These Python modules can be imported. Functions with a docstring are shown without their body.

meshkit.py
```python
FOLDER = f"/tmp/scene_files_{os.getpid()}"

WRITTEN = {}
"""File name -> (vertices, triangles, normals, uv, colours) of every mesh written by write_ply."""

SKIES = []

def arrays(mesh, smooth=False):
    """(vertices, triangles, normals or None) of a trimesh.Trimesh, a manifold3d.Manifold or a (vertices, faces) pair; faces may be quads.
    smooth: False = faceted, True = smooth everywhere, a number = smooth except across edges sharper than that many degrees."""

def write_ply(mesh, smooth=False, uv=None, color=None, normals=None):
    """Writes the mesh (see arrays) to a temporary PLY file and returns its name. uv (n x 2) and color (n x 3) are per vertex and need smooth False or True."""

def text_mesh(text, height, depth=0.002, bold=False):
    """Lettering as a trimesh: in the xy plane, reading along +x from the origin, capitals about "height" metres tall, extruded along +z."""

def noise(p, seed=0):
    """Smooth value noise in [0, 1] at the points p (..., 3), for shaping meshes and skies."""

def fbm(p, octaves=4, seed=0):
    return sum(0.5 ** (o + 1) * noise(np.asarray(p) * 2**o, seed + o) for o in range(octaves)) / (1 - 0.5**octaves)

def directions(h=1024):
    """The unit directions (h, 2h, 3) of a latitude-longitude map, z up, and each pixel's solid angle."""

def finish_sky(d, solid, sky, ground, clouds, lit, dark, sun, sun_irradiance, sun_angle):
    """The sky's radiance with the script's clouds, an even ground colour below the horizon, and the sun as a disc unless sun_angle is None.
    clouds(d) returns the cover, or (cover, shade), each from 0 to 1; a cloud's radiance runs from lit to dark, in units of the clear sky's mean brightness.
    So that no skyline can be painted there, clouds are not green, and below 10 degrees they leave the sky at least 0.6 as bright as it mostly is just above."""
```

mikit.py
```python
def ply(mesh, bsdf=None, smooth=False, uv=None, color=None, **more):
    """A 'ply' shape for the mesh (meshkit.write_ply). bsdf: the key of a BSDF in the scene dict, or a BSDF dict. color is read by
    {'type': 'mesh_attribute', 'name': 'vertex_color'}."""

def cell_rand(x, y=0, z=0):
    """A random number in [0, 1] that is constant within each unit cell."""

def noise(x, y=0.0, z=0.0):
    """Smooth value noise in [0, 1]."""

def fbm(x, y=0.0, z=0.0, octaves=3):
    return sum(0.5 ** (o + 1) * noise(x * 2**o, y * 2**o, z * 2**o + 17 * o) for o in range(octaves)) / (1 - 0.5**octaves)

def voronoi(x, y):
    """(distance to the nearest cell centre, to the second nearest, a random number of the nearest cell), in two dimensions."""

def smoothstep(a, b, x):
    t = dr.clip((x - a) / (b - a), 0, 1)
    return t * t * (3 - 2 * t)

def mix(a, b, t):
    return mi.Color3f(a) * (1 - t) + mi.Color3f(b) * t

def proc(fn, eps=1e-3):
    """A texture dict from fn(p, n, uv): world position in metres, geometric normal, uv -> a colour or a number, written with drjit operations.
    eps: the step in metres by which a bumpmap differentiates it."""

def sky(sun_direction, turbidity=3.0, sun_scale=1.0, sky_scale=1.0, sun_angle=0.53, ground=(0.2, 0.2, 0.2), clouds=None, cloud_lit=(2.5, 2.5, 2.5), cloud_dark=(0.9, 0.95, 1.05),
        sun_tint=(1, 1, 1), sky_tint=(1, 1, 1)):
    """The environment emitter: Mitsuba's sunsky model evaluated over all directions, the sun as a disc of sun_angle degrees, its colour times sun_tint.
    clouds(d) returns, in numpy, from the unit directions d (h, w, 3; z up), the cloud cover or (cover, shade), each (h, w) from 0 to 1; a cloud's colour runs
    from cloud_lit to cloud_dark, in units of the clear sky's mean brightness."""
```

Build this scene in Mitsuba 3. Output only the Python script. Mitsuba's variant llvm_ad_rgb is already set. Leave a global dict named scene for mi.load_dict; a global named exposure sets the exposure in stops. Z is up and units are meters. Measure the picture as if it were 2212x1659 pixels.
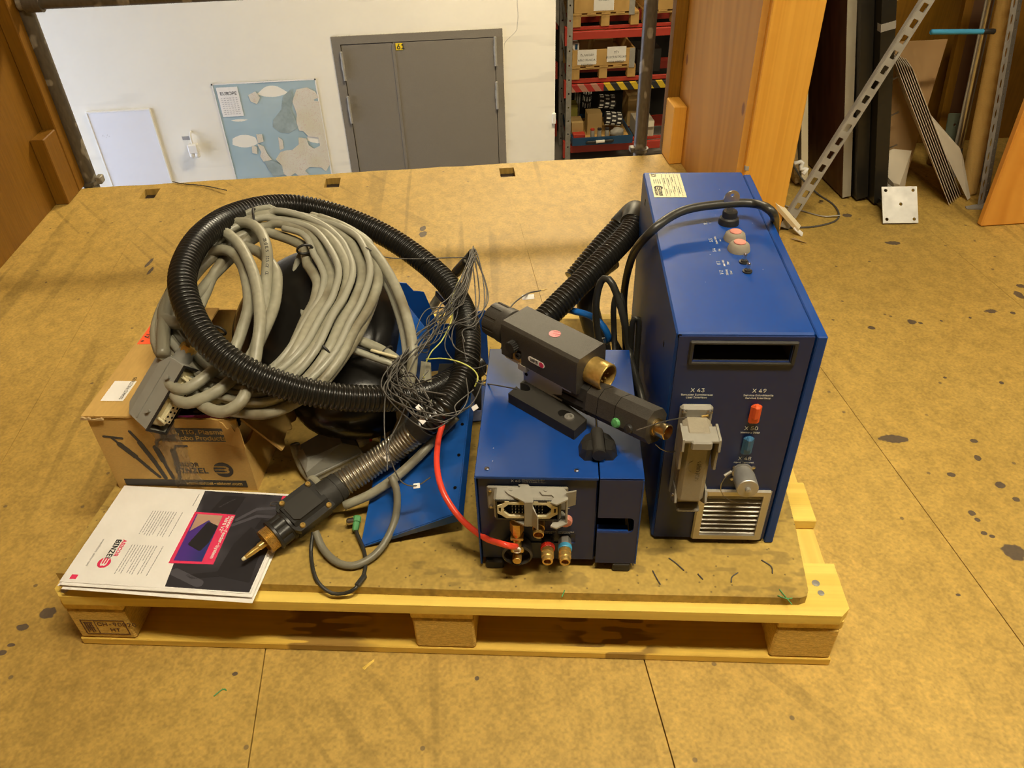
import math, random
import numpy as np, trimesh, manifold3d as m3
import mitsuba as mi, drjit as dr
import mikit, meshkit
from mikit import proc, noise, fbm, smoothstep, mix, cell_rand, voronoi
from shapely.geometry import Polygon, Point, box as sbox
from shapely import affinity
from shapely.ops import unary_union

scene, labels = {}, {}
rng = np.random.default_rng(7)
V = np.array

# ------------------------------------------------------------------ camera, lamps, exposure
exposure = 0.5
CAM = V([0.7666, -0.6995, 1.0946])
YPR = (-0.06884, 0.66183, 0.03248)
def cam_axes(yaw, pitch, roll):
    cy, sy, cp, sp = math.cos(yaw), math.sin(yaw), math.cos(pitch), math.sin(pitch)
    f = V([sy*cp, cy*cp, -sp]); r = V([cy, -sy, 0.0]); d = np.cross(f, r)
    cr, sr = math.cos(roll), math.sin(roll)
    return cr*r + sr*d, -sr*r + cr*d, f
_r, _d, _f = cam_axes(*YPR)
scene['camera'] = {'type': 'perspective', 'fov': math.degrees(2*math.atan(1106/1675.97)), 'fov_axis': 'x', 'near_clip': 0.05, 'far_clip': 60.0,
    'to_world': mi.ScalarTransform4f().look_at(origin=CAM.tolist(), target=(CAM+_f).tolist(), up=(-_d).tolist())}

TH = math.radians(7.85)                      # the building's axes against the pallet's
MT = np.eye(4); MT[:2, :2] = [[math.cos(TH), -math.sin(TH)], [math.sin(TH), math.cos(TH)]]
WARM, WARM2, COOL = V([1.0, 0.87, 0.63]), V([1.0, 0.83, 0.54]), V([0.80, 0.92, 1.22])
LAMPS = [  # u, v, z, length, width, strength : fluorescent battens (building axes)
    (1.05, -0.50, 2.40, 1.0, 0.14, 112.0),
    (2.8, -0.30, 2.40, 1.4, 0.14, 40.0),
    (1.5, 4.2, 2.5, 1.6, 0.3, 108.0), (3.7, 4.6, 2.6, 1.6, 0.3, 26.0), (3.6, 8.0, 2.6, 1.6, 0.3, 40.0)]
WINDOW_GLOW = 2.9

# ------------------------------------------------------------------ helpers
def P4(o, ex, ey, ez):
    T = np.eye(4); T[:3, 0], T[:3, 1], T[:3, 2], T[:3, 3] = ex, ey, ez, o
    return T
def RZ(deg, o=(0, 0, 0)):
    a = math.radians(deg); T = np.eye(4); T[:2, :2] = [[math.cos(a), -math.sin(a)], [math.sin(a), math.cos(a)]]; T[:3, 3] = o
    return T
def unit(v): v = np.asarray(v, float); return v/np.linalg.norm(v)
def frame_z(o, z, up=(0, 0, 1)):
    z = unit(z); up = V(up, ) if abs(np.dot(unit(up), z)) < 0.98 else V([0, 1.0, 0])
    x = unit(np.cross(up, z)); return P4(o, x, np.cross(z, x), z)
def frame_x(o, x, up=(0, 0, 1)):
    x = unit(x); y = unit(np.cross(up, x)); return P4(o, x, y, np.cross(x, y))
def vf(m):
    if hasattr(m, 'to_mesh'):
        q = m.to_mesh(); return V(q.vert_properties[:, :3], dtype=float), V(q.tri_verts)
    if isinstance(m, tuple): return V(m[0], dtype=float), V(m[1])
    return V(m.vertices, dtype=float), V(m.faces)
def xf(m, T):
    v, f = vf(m); v = v @ T[:3, :3].T + T[:3, 3]
    if np.linalg.det(T[:3, :3]) < 0: f = f[:, ::-1]
    return v, f
def cat(*ms):
    vs, fs, n = [], [], 0
    for m in ms:
        v, f = vf(m); vs.append(v); fs.append(f + n); n += len(v)
    return np.vstack(vs), np.vstack(fs)
def shift(m, *o): v, f = vf(m); return v + V(o, ), f
def hull(pts): return vf(m3.Manifold.hull_points(np.asarray(pts, float)))
def rbox(x0, x1, y0, y1, z0, z1, b=0.0):
    b = min(b, 0.45*min(x1-x0, y1-y0, z1-z0))
    if b <= 0:
        v = V([[x, y, z] for x in (x0, x1) for y in (y0, y1) for z in (z0, z1)])
        return v, V([[0, 1, 3], [0, 3, 2], [4, 6, 7], [4, 7, 5], [0, 4, 5], [0, 5, 1], [2, 3, 7], [2, 7, 6], [0, 2, 6], [0, 6, 4], [1, 5, 7], [1, 7, 3]])
    p = []
    for x, sx in ((x0, 1), (x1, -1)):
        for y, sy in ((y0, 1), (y1, -1)):
            for z, sz in ((z0, 1), (z1, -1)):
                p += [(x, y+sy*b, z+sz*b), (x+sx*b, y, z+sz*b), (x+sx*b, y+sy*b, z)]
    return hull(p)
def man(m):
    v, f = vf(m); return m3.Manifold(m3.Mesh(v.astype(np.float32), f.astype(np.uint32)))
def mbox(x0, x1, y0, y1, z0, z1): return m3.Manifold.cube((x1-x0, y1-y0, z1-z0)).translate((x0, y0, z0))
def mcyl(r, h, o=(0, 0, 0), n=24, r2=None): return m3.Manifold.cylinder(h, r, r if r2 is None else r2, n).translate(tuple(o))
def prism(poly, h, z0=0.0):
    """polygon (shapely or list) in xy, extruded from z0 to z0+h"""
    g = Polygon(poly) if not hasattr(poly, 'geom_type') else poly
    gs = [g] if g.geom_type == 'Polygon' else [q for q in g.geoms if q.geom_type == 'Polygon']
    return shift(cat(*[trimesh.creation.extrude_polygon(q, h, engine='earcut') for q in gs]), 0, 0, z0)
def rrect(x0, x1, y0, y1, r): return sbox(x0+r, y0+r, x1-r, y1-r).buffer(r, quad_segs=4)
def lathe(prof, n=24, o=(0, 0, 0), z=(0, 0, 1)):
    """profile [(r, h)...] about the z axis of frame_z(o, z)"""
    prof = V(prof); a = np.arange(n)*2*math.pi/n; k = len(prof)
    v = np.stack([prof[:, None, 0]*np.cos(a), prof[:, None, 0]*np.sin(a), np.broadcast_to(prof[:, 1:2], (k, n))], -1).reshape(-1, 3)
    i, j = np.meshgrid(np.arange(k-1), np.arange(n), indexing='ij')
    q = np.stack([i*n+j, i*n+(j+1) % n, (i+1)*n+(j+1) % n, (i+1)*n+j], -1).reshape(-1, 4)
    f = [q[:, [0, 1, 2]], q[:, [0, 2, 3]]]
    for end, fl in ((0, 1), (k-1, 0)):
        if prof[end, 0] > 1e-6:
            v = np.vstack([v, [[0, 0, prof[end, 1]]]]); c = len(v)-1; jj = np.arange(n)
            t = np.stack([end*n+jj, end*n+(jj+1) % n, np.full(n, c)], 1); f.append(t[:, ::-1] if fl else t)
    return xf((v, np.vstack(f)), frame_z(o, z))
def spline(pts, step=0.01, closed=False):
    p = V(pts, dtype=float)
    q = np.vstack([p[-1], p, p[0], p[1]]) if closed else np.vstack([2*p[0]-p[1], p, 2*p[-1]-p[-2]])
    out = []
    for i in range(len(q)-3):
        a, b, c, d = q[i:i+4]; n = max(2, int(np.linalg.norm(c-b)/step*4))
        t = np.linspace(0, 1, n, endpoint=False)[:, None]
        # centripetal-ish Catmull-Rom
        out.append(0.5*((2*b) + (c-a)*t + (2*a-5*b+4*c-d)*t*t + (3*b-a-3*c+d)*t**3))
    out = np.vstack(out + ([p[:1]] if closed else [p[-1:]]))
    s = np.r_[0, np.cumsum(np.linalg.norm(np.diff(out, axis=0), axis=1))]
    m = max(2, int(round(s[-1]/step))); u = np.linspace(0, s[-1], m+1)
    return np.stack([np.interp(u, s, out[:, k]) for k in range(3)], 1)
def sweep(path, r, n=10, cap=True, flat=1.0):
    p = V(path, dtype=float); r = np.broadcast_to(r, (len(p),)); t = np.gradient(p, axis=0); t /= np.linalg.norm(t, axis=1, keepdims=True)+1e-12
    a = np.cross(t[0], [0, 0, 1.0]); a = np.cross(t[0], [1.0, 0, 0]) if np.linalg.norm(a) < 0.1 else a; a /= np.linalg.norm(a)
    A = [a]
    for i in range(1, len(p)):
        a = A[-1] - t[i]*np.dot(A[-1], t[i]); A.append(a/np.linalg.norm(a))
    A = V(A); B = np.cross(t, A); g = np.arange(n)*2*math.pi/n
    v = (p[:, None] + r[:, None, None]*(np.cos(g)[None, :, None]*A[:, None] + flat*np.sin(g)[None, :, None]*B[:, None])).reshape(-1, 3)
    i, j = np.meshgrid(np.arange(len(p)-1), np.arange(n), indexing='ij')
    q = np.stack([i*n+j, i*n+(j+1) % n, (i+1)*n+(j+1) % n, (i+1)*n+j], -1).reshape(-1, 4)
    f = [q[:, [0, 1, 2]], q[:, [0, 2, 3]]]
    if cap:
        jj = np.arange(n); c0 = len(v); v = np.vstack([v, p[0], p[-1]]); e = (len(p)-1)*n
        f += [np.stack([(jj+1) % n, jj, np.full(n, c0)], 1), np.stack([e+jj, e+(jj+1) % n, np.full(n, c0+1)], 1)]
    return v, np.vstack(f)
def tube(pts, r, n=10, step=0.01, closed=False): return sweep(spline(pts, step, closed), r, n)
def ribbed(pts, r, pitch=0.0075, depth=0.0028, n=20):
    p = spline(pts, pitch/6); k = np.arange(len(p)) % 6
    return sweep(p, r - depth*V([0.0, 0.0, 0.25, 1.0, 1.0, 0.25])[k], n)
def bar(a, b, w, h, up=(0, 0, 1), bev=0.0):
    a, b = V(a, dtype=float), V(b, dtype=float); L = np.linalg.norm(b-a)
    return xf(rbox(0, L, -w/2, w/2, -h/2, h/2, bev), frame_x(a, b-a, up))
def text(s, h, T, depth=0.0004, bold=False, center=False):
    m = vf(meshkit.text_mesh(s, h, depth, bold))
    if center: m = shift(m, -(m[0][:, 0].min()+m[0][:, 0].max())/2, 0, 0)
    return xf(m, T)
def quad(x0, x1, y0, y1, z, t=0.0003): return rbox(x0, x1, y0, y1, z, z+t)

used = {}
def key(name, parent=None):
    base = f'{parent}__{name}' if parent else name
    n = used.get(base, 0); used[base] = n+1
    return base if n == 0 else f'{base}_{n:03d}'
def thing(name, label, cat_, group=None, kind=None):
    k = key(name); labels[k] = {'label': label, 'category': cat_}
    if group: labels[k]['group'] = group
    if kind: labels[k]['kind'] = kind
    return k
def part(name, mesh, mat, parent, smooth=False, label=None, T=None, kind=None):
    k = key(name, parent)
    if T is not None: mesh = xf(mesh, T)
    scene[k] = mikit.ply(vf(mesh), mat, smooth=smooth)
    if label or kind: labels[k] = {a: b for a, b in (('label', label), ('kind', kind)) if b}
    return k
def single(name, mesh, mat, label, cat_, group=None, smooth=False, T=None, kind=None):
    k = thing(name, label, cat_, group, kind)
    if T is not None: mesh = xf(mesh, T)
    scene[k] = mikit.ply(vf(mesh), mat, smooth=smooth)
    return k
def struct(name, mesh=None, mat=None, label=None, T=None, smooth=False):
    k = key(name); labels[k] = {'kind': 'structure'}
    if label: labels[k]['label'] = label
    if mesh is not None:
        scene[k] = mikit.ply(vf(xf(mesh, T) if T is not None else mesh), mat, smooth=smooth)
    return k

# ------------------------------------------------------------------ materials
def rgb(*c): return {'type': 'rgb', 'value': list(map(float, c))}
def tex(c): return c if isinstance(c, dict) else proc(c) if callable(c) else rgb(*c)
def pm(name, color, rough=0.5, metallic=0.0, spec=0.5, bump=None, bscale=0.001, **k):
    d = {'type': 'principled', 'base_color': tex(color), 'roughness': tex(rough) if callable(rough) else float(rough), 'metallic': float(metallic), 'specular': float(spec), **k}
    if metallic > 0.5: d.pop('specular')
    if bump: d = {'type': 'bumpmap', 'arbitrary': proc(bump), 'scale': bscale, 'bsdf': d}
    scene[name] = {'type': 'twosided', 'bsdf': d}
    return name
def muv(p):  # building axes
    return p.x*math.cos(TH) + p.y*math.sin(TH), -p.x*math.sin(TH) + p.y*math.cos(TH)
STAINS = [(1.550, 0.943, 0.0090, 0.0082), (1.657, 0.971, 0.0102, 0.0105), (1.677, 0.965, 0.0056, 0.0042), (1.731, 0.976, 0.0034, 0.0042), (1.807, 0.991, 0.0034, 0.0043), (1.871, 1.022, 0.0137, 0.0087), (1.921, 1.014, 0.0068, 0.0065), (2.001, 1.146, 0.0119, 0.0095), (1.975, 1.101, 0.0105, 0.0183), (1.468, 0.531, 0.0282, 0.0114), (1.628, 0.528, 0.0074, 0.0057), (1.614, 0.477, 0.0063, 0.0081), (1.545, 0.428, 0.0080, 0.0064), (1.625, 0.402, 0.0096, 0.0087), (1.638, 0.364, 0.0068, 0.0060), (1.542, 0.327, 0.0067, 0.0070), (1.546, 0.311, 0.0050, 0.0046), (1.544, 0.279, 0.0057, 0.0044), (1.555, 0.271, 0.0049, 0.0044), (1.577, 0.236, 0.0191, 0.0177), (1.445, 0.141, 0.0038, 0.0028), (1.651, 0.741, 0.0041, 0.0035), (1.767, 0.724, 0.0051, 0.0051), (-0.087, 0.059, 0.0144, 0.0109), (-0.115, 0.030, 0.0094, 0.0061), (-0.115, -0.004, 0.0062, 0.0034), (-0.122, -0.018, 0.0076, 0.0050), (0.354, 1.482, 0.0087, 0.0188), (0.360, 1.445, 0.0115, 0.0183), (-0.427, 1.264, 0.0056, 0.0274), (-0.403, 1.217, 0.0055, 0.0212), (1.750, 1.388, 0.0211, 0.0114), (1.670, 1.570, 0.0140, 0.0129), (0.272, -0.043, 0.0044, 0.0032), (0.652, -0.038, 0.0036, 0.0039)]
def floor_col(p, n, uv):
    u, v = muv(p)
    c = mix((0.37, 0.235, 0.052), (0.45, 0.30, 0.076), fbm(u*3.1, v*2.3, 0.0, 4))
    c = c*(0.93 + 0.14*cell_rand(dr.floor((u+0.31)/0.6), dr.floor((v+4)/2.4), 3))
    c = c*(0.80 + 0.40*fbm(u*230, v*230, 0.0, 2))
    c = c*(0.90 + 0.2*noise(u*55, v*40))
    sc = smoothstep(0.70, 0.86, noise(u*46 + 2*noise(v*1.3, u*2), v*1.7, 5.0))*smoothstep(0.45, 0.7, noise(u*1.6, v*1.4, 9))
    sc2 = smoothstep(0.80, 0.9, noise((u*0.8+v*0.6)*60, (v*0.8-u*0.6)*2.4, 7.0))*smoothstep(0.5, 0.7, noise(u*2, v*2, 19))
    c = c*(1 - 0.22*sc - 0.16*sc2)
    grime = 0.6*smoothstep(0.55, 0.8, fbm(u*1.3+4, v*1.1+3, 2.0, 4))
    c = mix(c, c*mi.Color3f(0.72, 0.66, 0.60), grime)
    st = mi.Float(0.0)
    w = 0.35*(noise(p.x*160, p.y*160)-0.5)
    for x, y, a, b in STAINS:
        d = dr.sqrt(dr.square((p.x-x)/a) + dr.square((p.y-y)/b)) + w
        st = dr.maximum(st, smoothstep(1.12, 0.9, d))
    sp = smoothstep(0.05, 0.03, voronoi(u*11, v*11)[0])*smoothstep(0.8, 0.85, voronoi(u*11, v*11)[2])
    return mix(c, (0.055, 0.045, 0.045), dr.maximum(st*0.86, sp*0.6))
pm('m_floor', floor_col, 0.55, spec=0.35)
pm('m_seam', (0.05, 0.033, 0.018), 0.9)
def ply_col(p, n, uv):
    u, v = muv(p)
    g = fbm(u*2.6 + v*2.6, p.z*0.9, 3.0, 3)
    rings = noise(p.z*6 + 9*fbm((u+v)*2.2, p.z*1.3, 1.0, 2), (u+v)*13)
    c = mix((0.145, 0.060, 0.003), (0.20, 0.090, 0.006), rings*0.6 + g*0.5)
    kn = voronoi((u+v)*4.2, p.z*2.6); k = smoothstep(0.10, 0.05, kn[0])*smoothstep(0.55, 0.6, kn[2])
    return mix(c, (0.16, 0.06, 0.02), k*0.8)*(0.9+0.2*noise((u+v)*300, p.z*18))
pm('m_ply', ply_col, 0.55, spec=0.3)
def post_col(p, n, uv):
    u, v = muv(p)
    a = u + 0.02*fbm(u*9, p.z*2.2, v*4, 2)
    r = noise(a*70 + 6*fbm(u*4, p.z*1.2, 2.0, 3), p.z*0.7)*0.6 + 0.4*noise(u*240, p.z*3)
    c = mix((0.60, 0.28, 0.035), (0.74, 0.40, 0.065), r)
    kn = voronoi(u*9, p.z*4.5); k = smoothstep(0.12, 0.06, kn[0])*smoothstep(0.72, 0.75, kn[2])
    return mix(c, (0.30, 0.12, 0.03), k*0.85)
pm('m_post', post_col, 0.5, spec=0.3)
def ply2_col(p, n, uv):
    u, v = muv(p)
    r = noise(v*38 + 16*fbm(v*1.6, p.z*0.8, 2.0, 3), p.z*1.3)
    c = mix((0.44, 0.21, 0.040), (0.54, 0.28, 0.055), r)
    kn = voronoi(v*7, p.z*4.5); k = smoothstep(0.10, 0.05, kn[0])*smoothstep(0.75, 0.8, kn[2])
    return mix(c, (0.22, 0.09, 0.035), k*0.85)
pm('m_ply_face', ply2_col, 0.55, spec=0.3)
def wall_col(p, n, uv):
    u, v = muv(p)
    c = mi.Color3f(0.80, 0.765, 0.66)*(0.97 + 0.05*fbm(u*1.5, p.z*2.0, 0.0, 3))
    sm = smoothstep(0.72, 0.85, noise(u*1.8, p.z*16, 4.0))*smoothstep(0.5, 0.7, noise(u*1.2, p.z*3, 8))
    crack = smoothstep(0.006, 0.002, dr.abs(u - 1.31 - 0.02*noise(p.z*9, 3.0) + 0.12*smoothstep(-0.66, -0.8, p.z)))*smoothstep(-0.86, -0.78, p.z)
    return c*(1 - 0.08*sm)*(1-0.35*crack)
pm('m_wall', wall_col, 0.8, spec=0.2)
pm('m_ceiling', (0.22, 0.20, 0.17), 0.9, spec=0.1)
pm('m_concrete', lambda p, n, uv: mi.Color3f(0.36, 0.33, 0.29)*(0.9+0.2*fbm(p.x*3, p.y*3)), 0.7)
pm('m_door', lambda p, n, uv: mi.Color3f(0.185, 0.165, 0.135)*(0.93+0.14*noise(p.x*300, p.z*300, p.y*300)), 0.55)
def rust_col(p, n, uv):
    s = smoothstep(0.60, 0.68, fbm(p.x*26, p.y*26, p.z*17, 2))
    return mix((0.070, 0.058, 0.042), (0.20, 0.18, 0.14), s)*(0.8+0.4*noise(p.x*200, p.y*200, p.z*60))
pm('m_tube', rust_col, 0.42, spec=0.6)
def pallet_col(p, n, uv):
    y = p.y + 0.006*fbm(p.x*3, p.y*8, p.z*9, 2)
    r = noise(y*95, p.x*2.2 + 5*p.z, p.z*40)
    c = mix((0.62, 0.43, 0.078), (0.74, 0.545, 0.125), r)
    return c*(0.93+0.14*noise(y*420, p.x*7, p.z*200))
pm('m_deck', pallet_col, 0.6, spec=0.25)
def pallet_cross_col(p, n, uv):
    x = p.x + 0.006*fbm(p.x*8, p.y*3, p.z*9, 2)
    c = mix((0.64, 0.42, 0.085), (0.74, 0.53, 0.135), noise(x*95, p.y*2.2, p.z*40))
    return c*(0.93+0.14*noise(x*420, p.y*7, p.z*200))
pm('m_cross', pallet_cross_col, 0.6, spec=0.25)
def skid_col(p, n, uv):
    c = pallet_col(p, n, uv)*mi.Color3f(0.93, 0.86, 0.74)
    w = 0.03*(noise(p.x*50, p.y*200)-0.5)
    s1 = smoothstep(0.03, -0.02, dr.abs(p.x-0.40)-0.062 + w)*smoothstep(0.3, 0.42, noise(p.x*22, p.y*130))
    s2 = smoothstep(0.03, -0.02, dr.abs(p.x-0.86)-0.062 + w)*smoothstep(0.45, 0.55, noise(p.x*30, p.y*130))
    return mix(c, (0.10, 0.035, 0.02), dr.maximum(s1, s2)*0.6)
pm('m_skid', skid_col, 0.6, spec=0.25)
def block_col(p, n, uv):
    c = mix((0.42, 0.265, 0.06), (0.62, 0.42, 0.11), noise(p.x*170, p.y*170, p.z*420))
    return c*(0.85+0.3*noise(p.x*500, p.y*500, p.z*500))
pm('m_block', block_col, 0.85, spec=0.1)
def fibre_col(p, n, uv):
    c = mix((0.31, 0.205, 0.048), (0.44, 0.305, 0.080), fbm(p.x*14, p.y*14, 0.0, 4))
    c = c*(0.78+0.44*fbm(p.x*150, p.y*150, p.z*100, 2))
    d = smoothstep(0.60, 0.72, fbm(p.x*26+3, p.y*60, 5.0, 3))
    k = smoothstep(0.12, 0.06, voronoi(p.x*60, p.y*60)[0])*smoothstep(0.75, 0.8, voronoi(p.x*60, p.y*60)[2])
    return mix(c, (0.06, 0.045, 0.03), dr.maximum(d*0.30, k*0.6))
pm('m_fibre', fibre_col, 0.8, spec=0.15)
pm('m_fibre_edge', (0.17, 0.105, 0.045), 0.9, spec=0.1)
def blue_col(p, n, uv):
    c = mi.Color3f(0.0025, 0.038, 0.195)
    up = smoothstep(0.5, 0.95, n.z)
    dust = smoothstep(0.48, 0.8, fbm(p.x*11+7, p.y*9, p.z*9, 4))*up
    dots = smoothstep(0.035, 0.02, voronoi(p.x*38, p.y*38)[0])*smoothstep(0.94, 0.96, voronoi(p.x*38, p.y*38)[2])*up
    return mix(mix(c, (0.10, 0.11, 0.15), dust*0.20), (0.45, 0.45, 0.42), dots*0.8)
def powder(p, n, uv): return noise(p.x*900, p.y*900, p.z*900)
pm('m_blue', blue_col, lambda p, n, uv: 0.40 + 0.10*noise(p.x*600, p.y*600, p.z*600), spec=0.35)
pm('m_blue_dark', (0.006, 0.03, 0.14), 0.45)
pm('m_black', (0.018, 0.017, 0.015), 0.42, spec=0.4)
pm('m_black_matte', (0.026, 0.024, 0.020), 0.6, spec=0.3)
pm('m_hole', (0.004, 0.004, 0.004), 0.9, spec=0.05)
pm('m_gun', lambda p, n, uv: mi.Color3f(0.034, 0.030, 0.024)*(0.8+0.4*noise(p.x*1200, p.y*1200, p.z*1200)), 0.50, spec=0.4)
pm('m_hose', (0.010, 0.0092, 0.0072), 0.24, spec=0.5)
pm('m_rubber', (0.026, 0.025, 0.020), 0.38, spec=0.45)
pm('m_gloss', (0.008, 0.0075, 0.0065), 0.22, spec=0.4)
pm('m_spring', (0.42, 0.38, 0.30), 0.30, metallic=0.9)
def cable_col(p, n, uv):
    d = smoothstep(0.5, 0.8, fbm(p.x*20, p.y*20, p.z*20, 3))
    return mix((0.255, 0.243, 0.178), (0.17, 0.148, 0.095), d)*(0.92+0.16*noise(p.x*160, p.y*160, p.z*160))
pm('m_cable', cable_col, 0.42, spec=0.4)
pm('m_cable_light', (0.28, 0.272, 0.212), 0.38, spec=0.45)
pm('m_cable_dark', (0.16, 0.148, 0.105), 0.42, spec=0.4)
pm('m_wire', (0.075, 0.07, 0.062), 0.4, spec=0.4)
pm('m_wire_yellow', (0.50, 0.50, 0.12), 0.4, spec=0.4)
pm('m_hood', (0.225, 0.220, 0.190), 0.42, spec=0.45)
pm('m_diecast', lambda p, n, uv: mi.Color3f(0.24, 0.225, 0.185)*(0.86+0.28*fbm(p.x*60, p.y*60, p.z*60, 3)), 0.5, spec=0.5)
pm('m_grey_hood', lambda p, n, uv: mi.Color3f(0.24, 0.21, 0.15)*(0.94+0.12*noise(p.x*900, p.y*900, p.z*900)), 0.5, spec=0.4)
pm('m_cream', (0.56, 0.50, 0.31), 0.45)
pm('m_brass', lambda p, n, uv: mix((0.52, 0.33, 0.08), (0.66, 0.44, 0.14), noise(p.x*300, p.y*300, p.z*300)), 0.32, metallic=0.75)
pm('m_steel', (0.52, 0.49, 0.43), 0.28, metallic=1.0)
pm('m_chrome', (0.72, 0.70, 0.66), 0.12, metallic=1.0)
pm('m_zinc', lambda p, n, uv: mi.Color3f(0.40, 0.385, 0.35)*(0.75+0.5*fbm(p.x*40, p.y*40, p.z*40, 3)), 0.45, metallic=0.75)
pm('m_galv', lambda p, n, uv: mi.Color3f(0.30, 0.285, 0.25)*(0.8+0.4*fbm(p.x*30, p.y*30, p.z*30, 3)), 0.55, spec=0.5)
pm('m_alu', (0.50, 0.47, 0.40), 0.40, metallic=0.7)
pm('m_white', (0.74, 0.72, 0.66), 0.5)
pm('m_paper', lambda p, n, uv: mi.Color3f(0.76, 0.74, 0.70)*(0.97+0.06*noise(p.x*40, p.y*40, p.z*40)), 0.75, spec=0.2)
pm('m_print', (0.030, 0.028, 0.028), 0.6, spec=0.2)
pm('m_print_white', (0.66, 0.66, 0.62), 0.6, spec=0.2)
pm('m_print_grey', (0.33, 0.32, 0.31), 0.7, spec=0.2)
pm('m_pink', (0.66, 0.035, 0.105), 0.55)
pm('m_salmon', (0.62, 0.15, 0.16), 0.5)
pm('m_red', (0.62, 0.035, 0.018), 0.35)
pm('m_redorange', (0.62, 0.085, 0.02), 0.4)
pm('m_fluo', (0.85, 0.105, 0.03), 0.6)
pm('m_bluehose', (0.012, 0.115, 0.40), 0.3)
pm('m_steelblue', (0.030, 0.105, 0.20), 0.4)
pm('m_lightblue', (0.045, 0.25, 0.42), 0.4)
pm('m_green', (0.07, 0.26, 0.085), 0.45)
pm('m_purple', (0.20, 0.012, 0.085), 0.4)
pm('m_yellow', (0.72, 0.52, 0.02), 0.45)
def card_col(p, n, uv):
    c = mix((0.44, 0.275, 0.082), (0.53, 0.34, 0.11), fbm(p.x*12, p.y*12, p.z*12, 3))
    return c*(0.95+0.1*noise(p.x*400, p.y*90, p.z*400))
pm('m_card', card_col, 0.75, spec=0.15)
pm('m_card_in', (0.20, 0.11, 0.03), 0.85, spec=0.1)
scene['m_film'] = {'type': 'thindielectric', 'int_ior': 1.3}
scene['m_tape'] = {'type': 'twosided', 'bsdf': {'type': 'blendbsdf', 'weight': 0.7, 'a': {'type': 'diffuse', 'reflectance': rgb(0.42, 0.38, 0.30)}, 'b': {'type': 'diffuse', 'reflectance': rgb(0.31, 0.20, 0.085)}}}

# ------------------------------------------------------------------ the building (u, v, z in building axes, matrix MT)
WV, GZ = 6.6, -2.98
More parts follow.
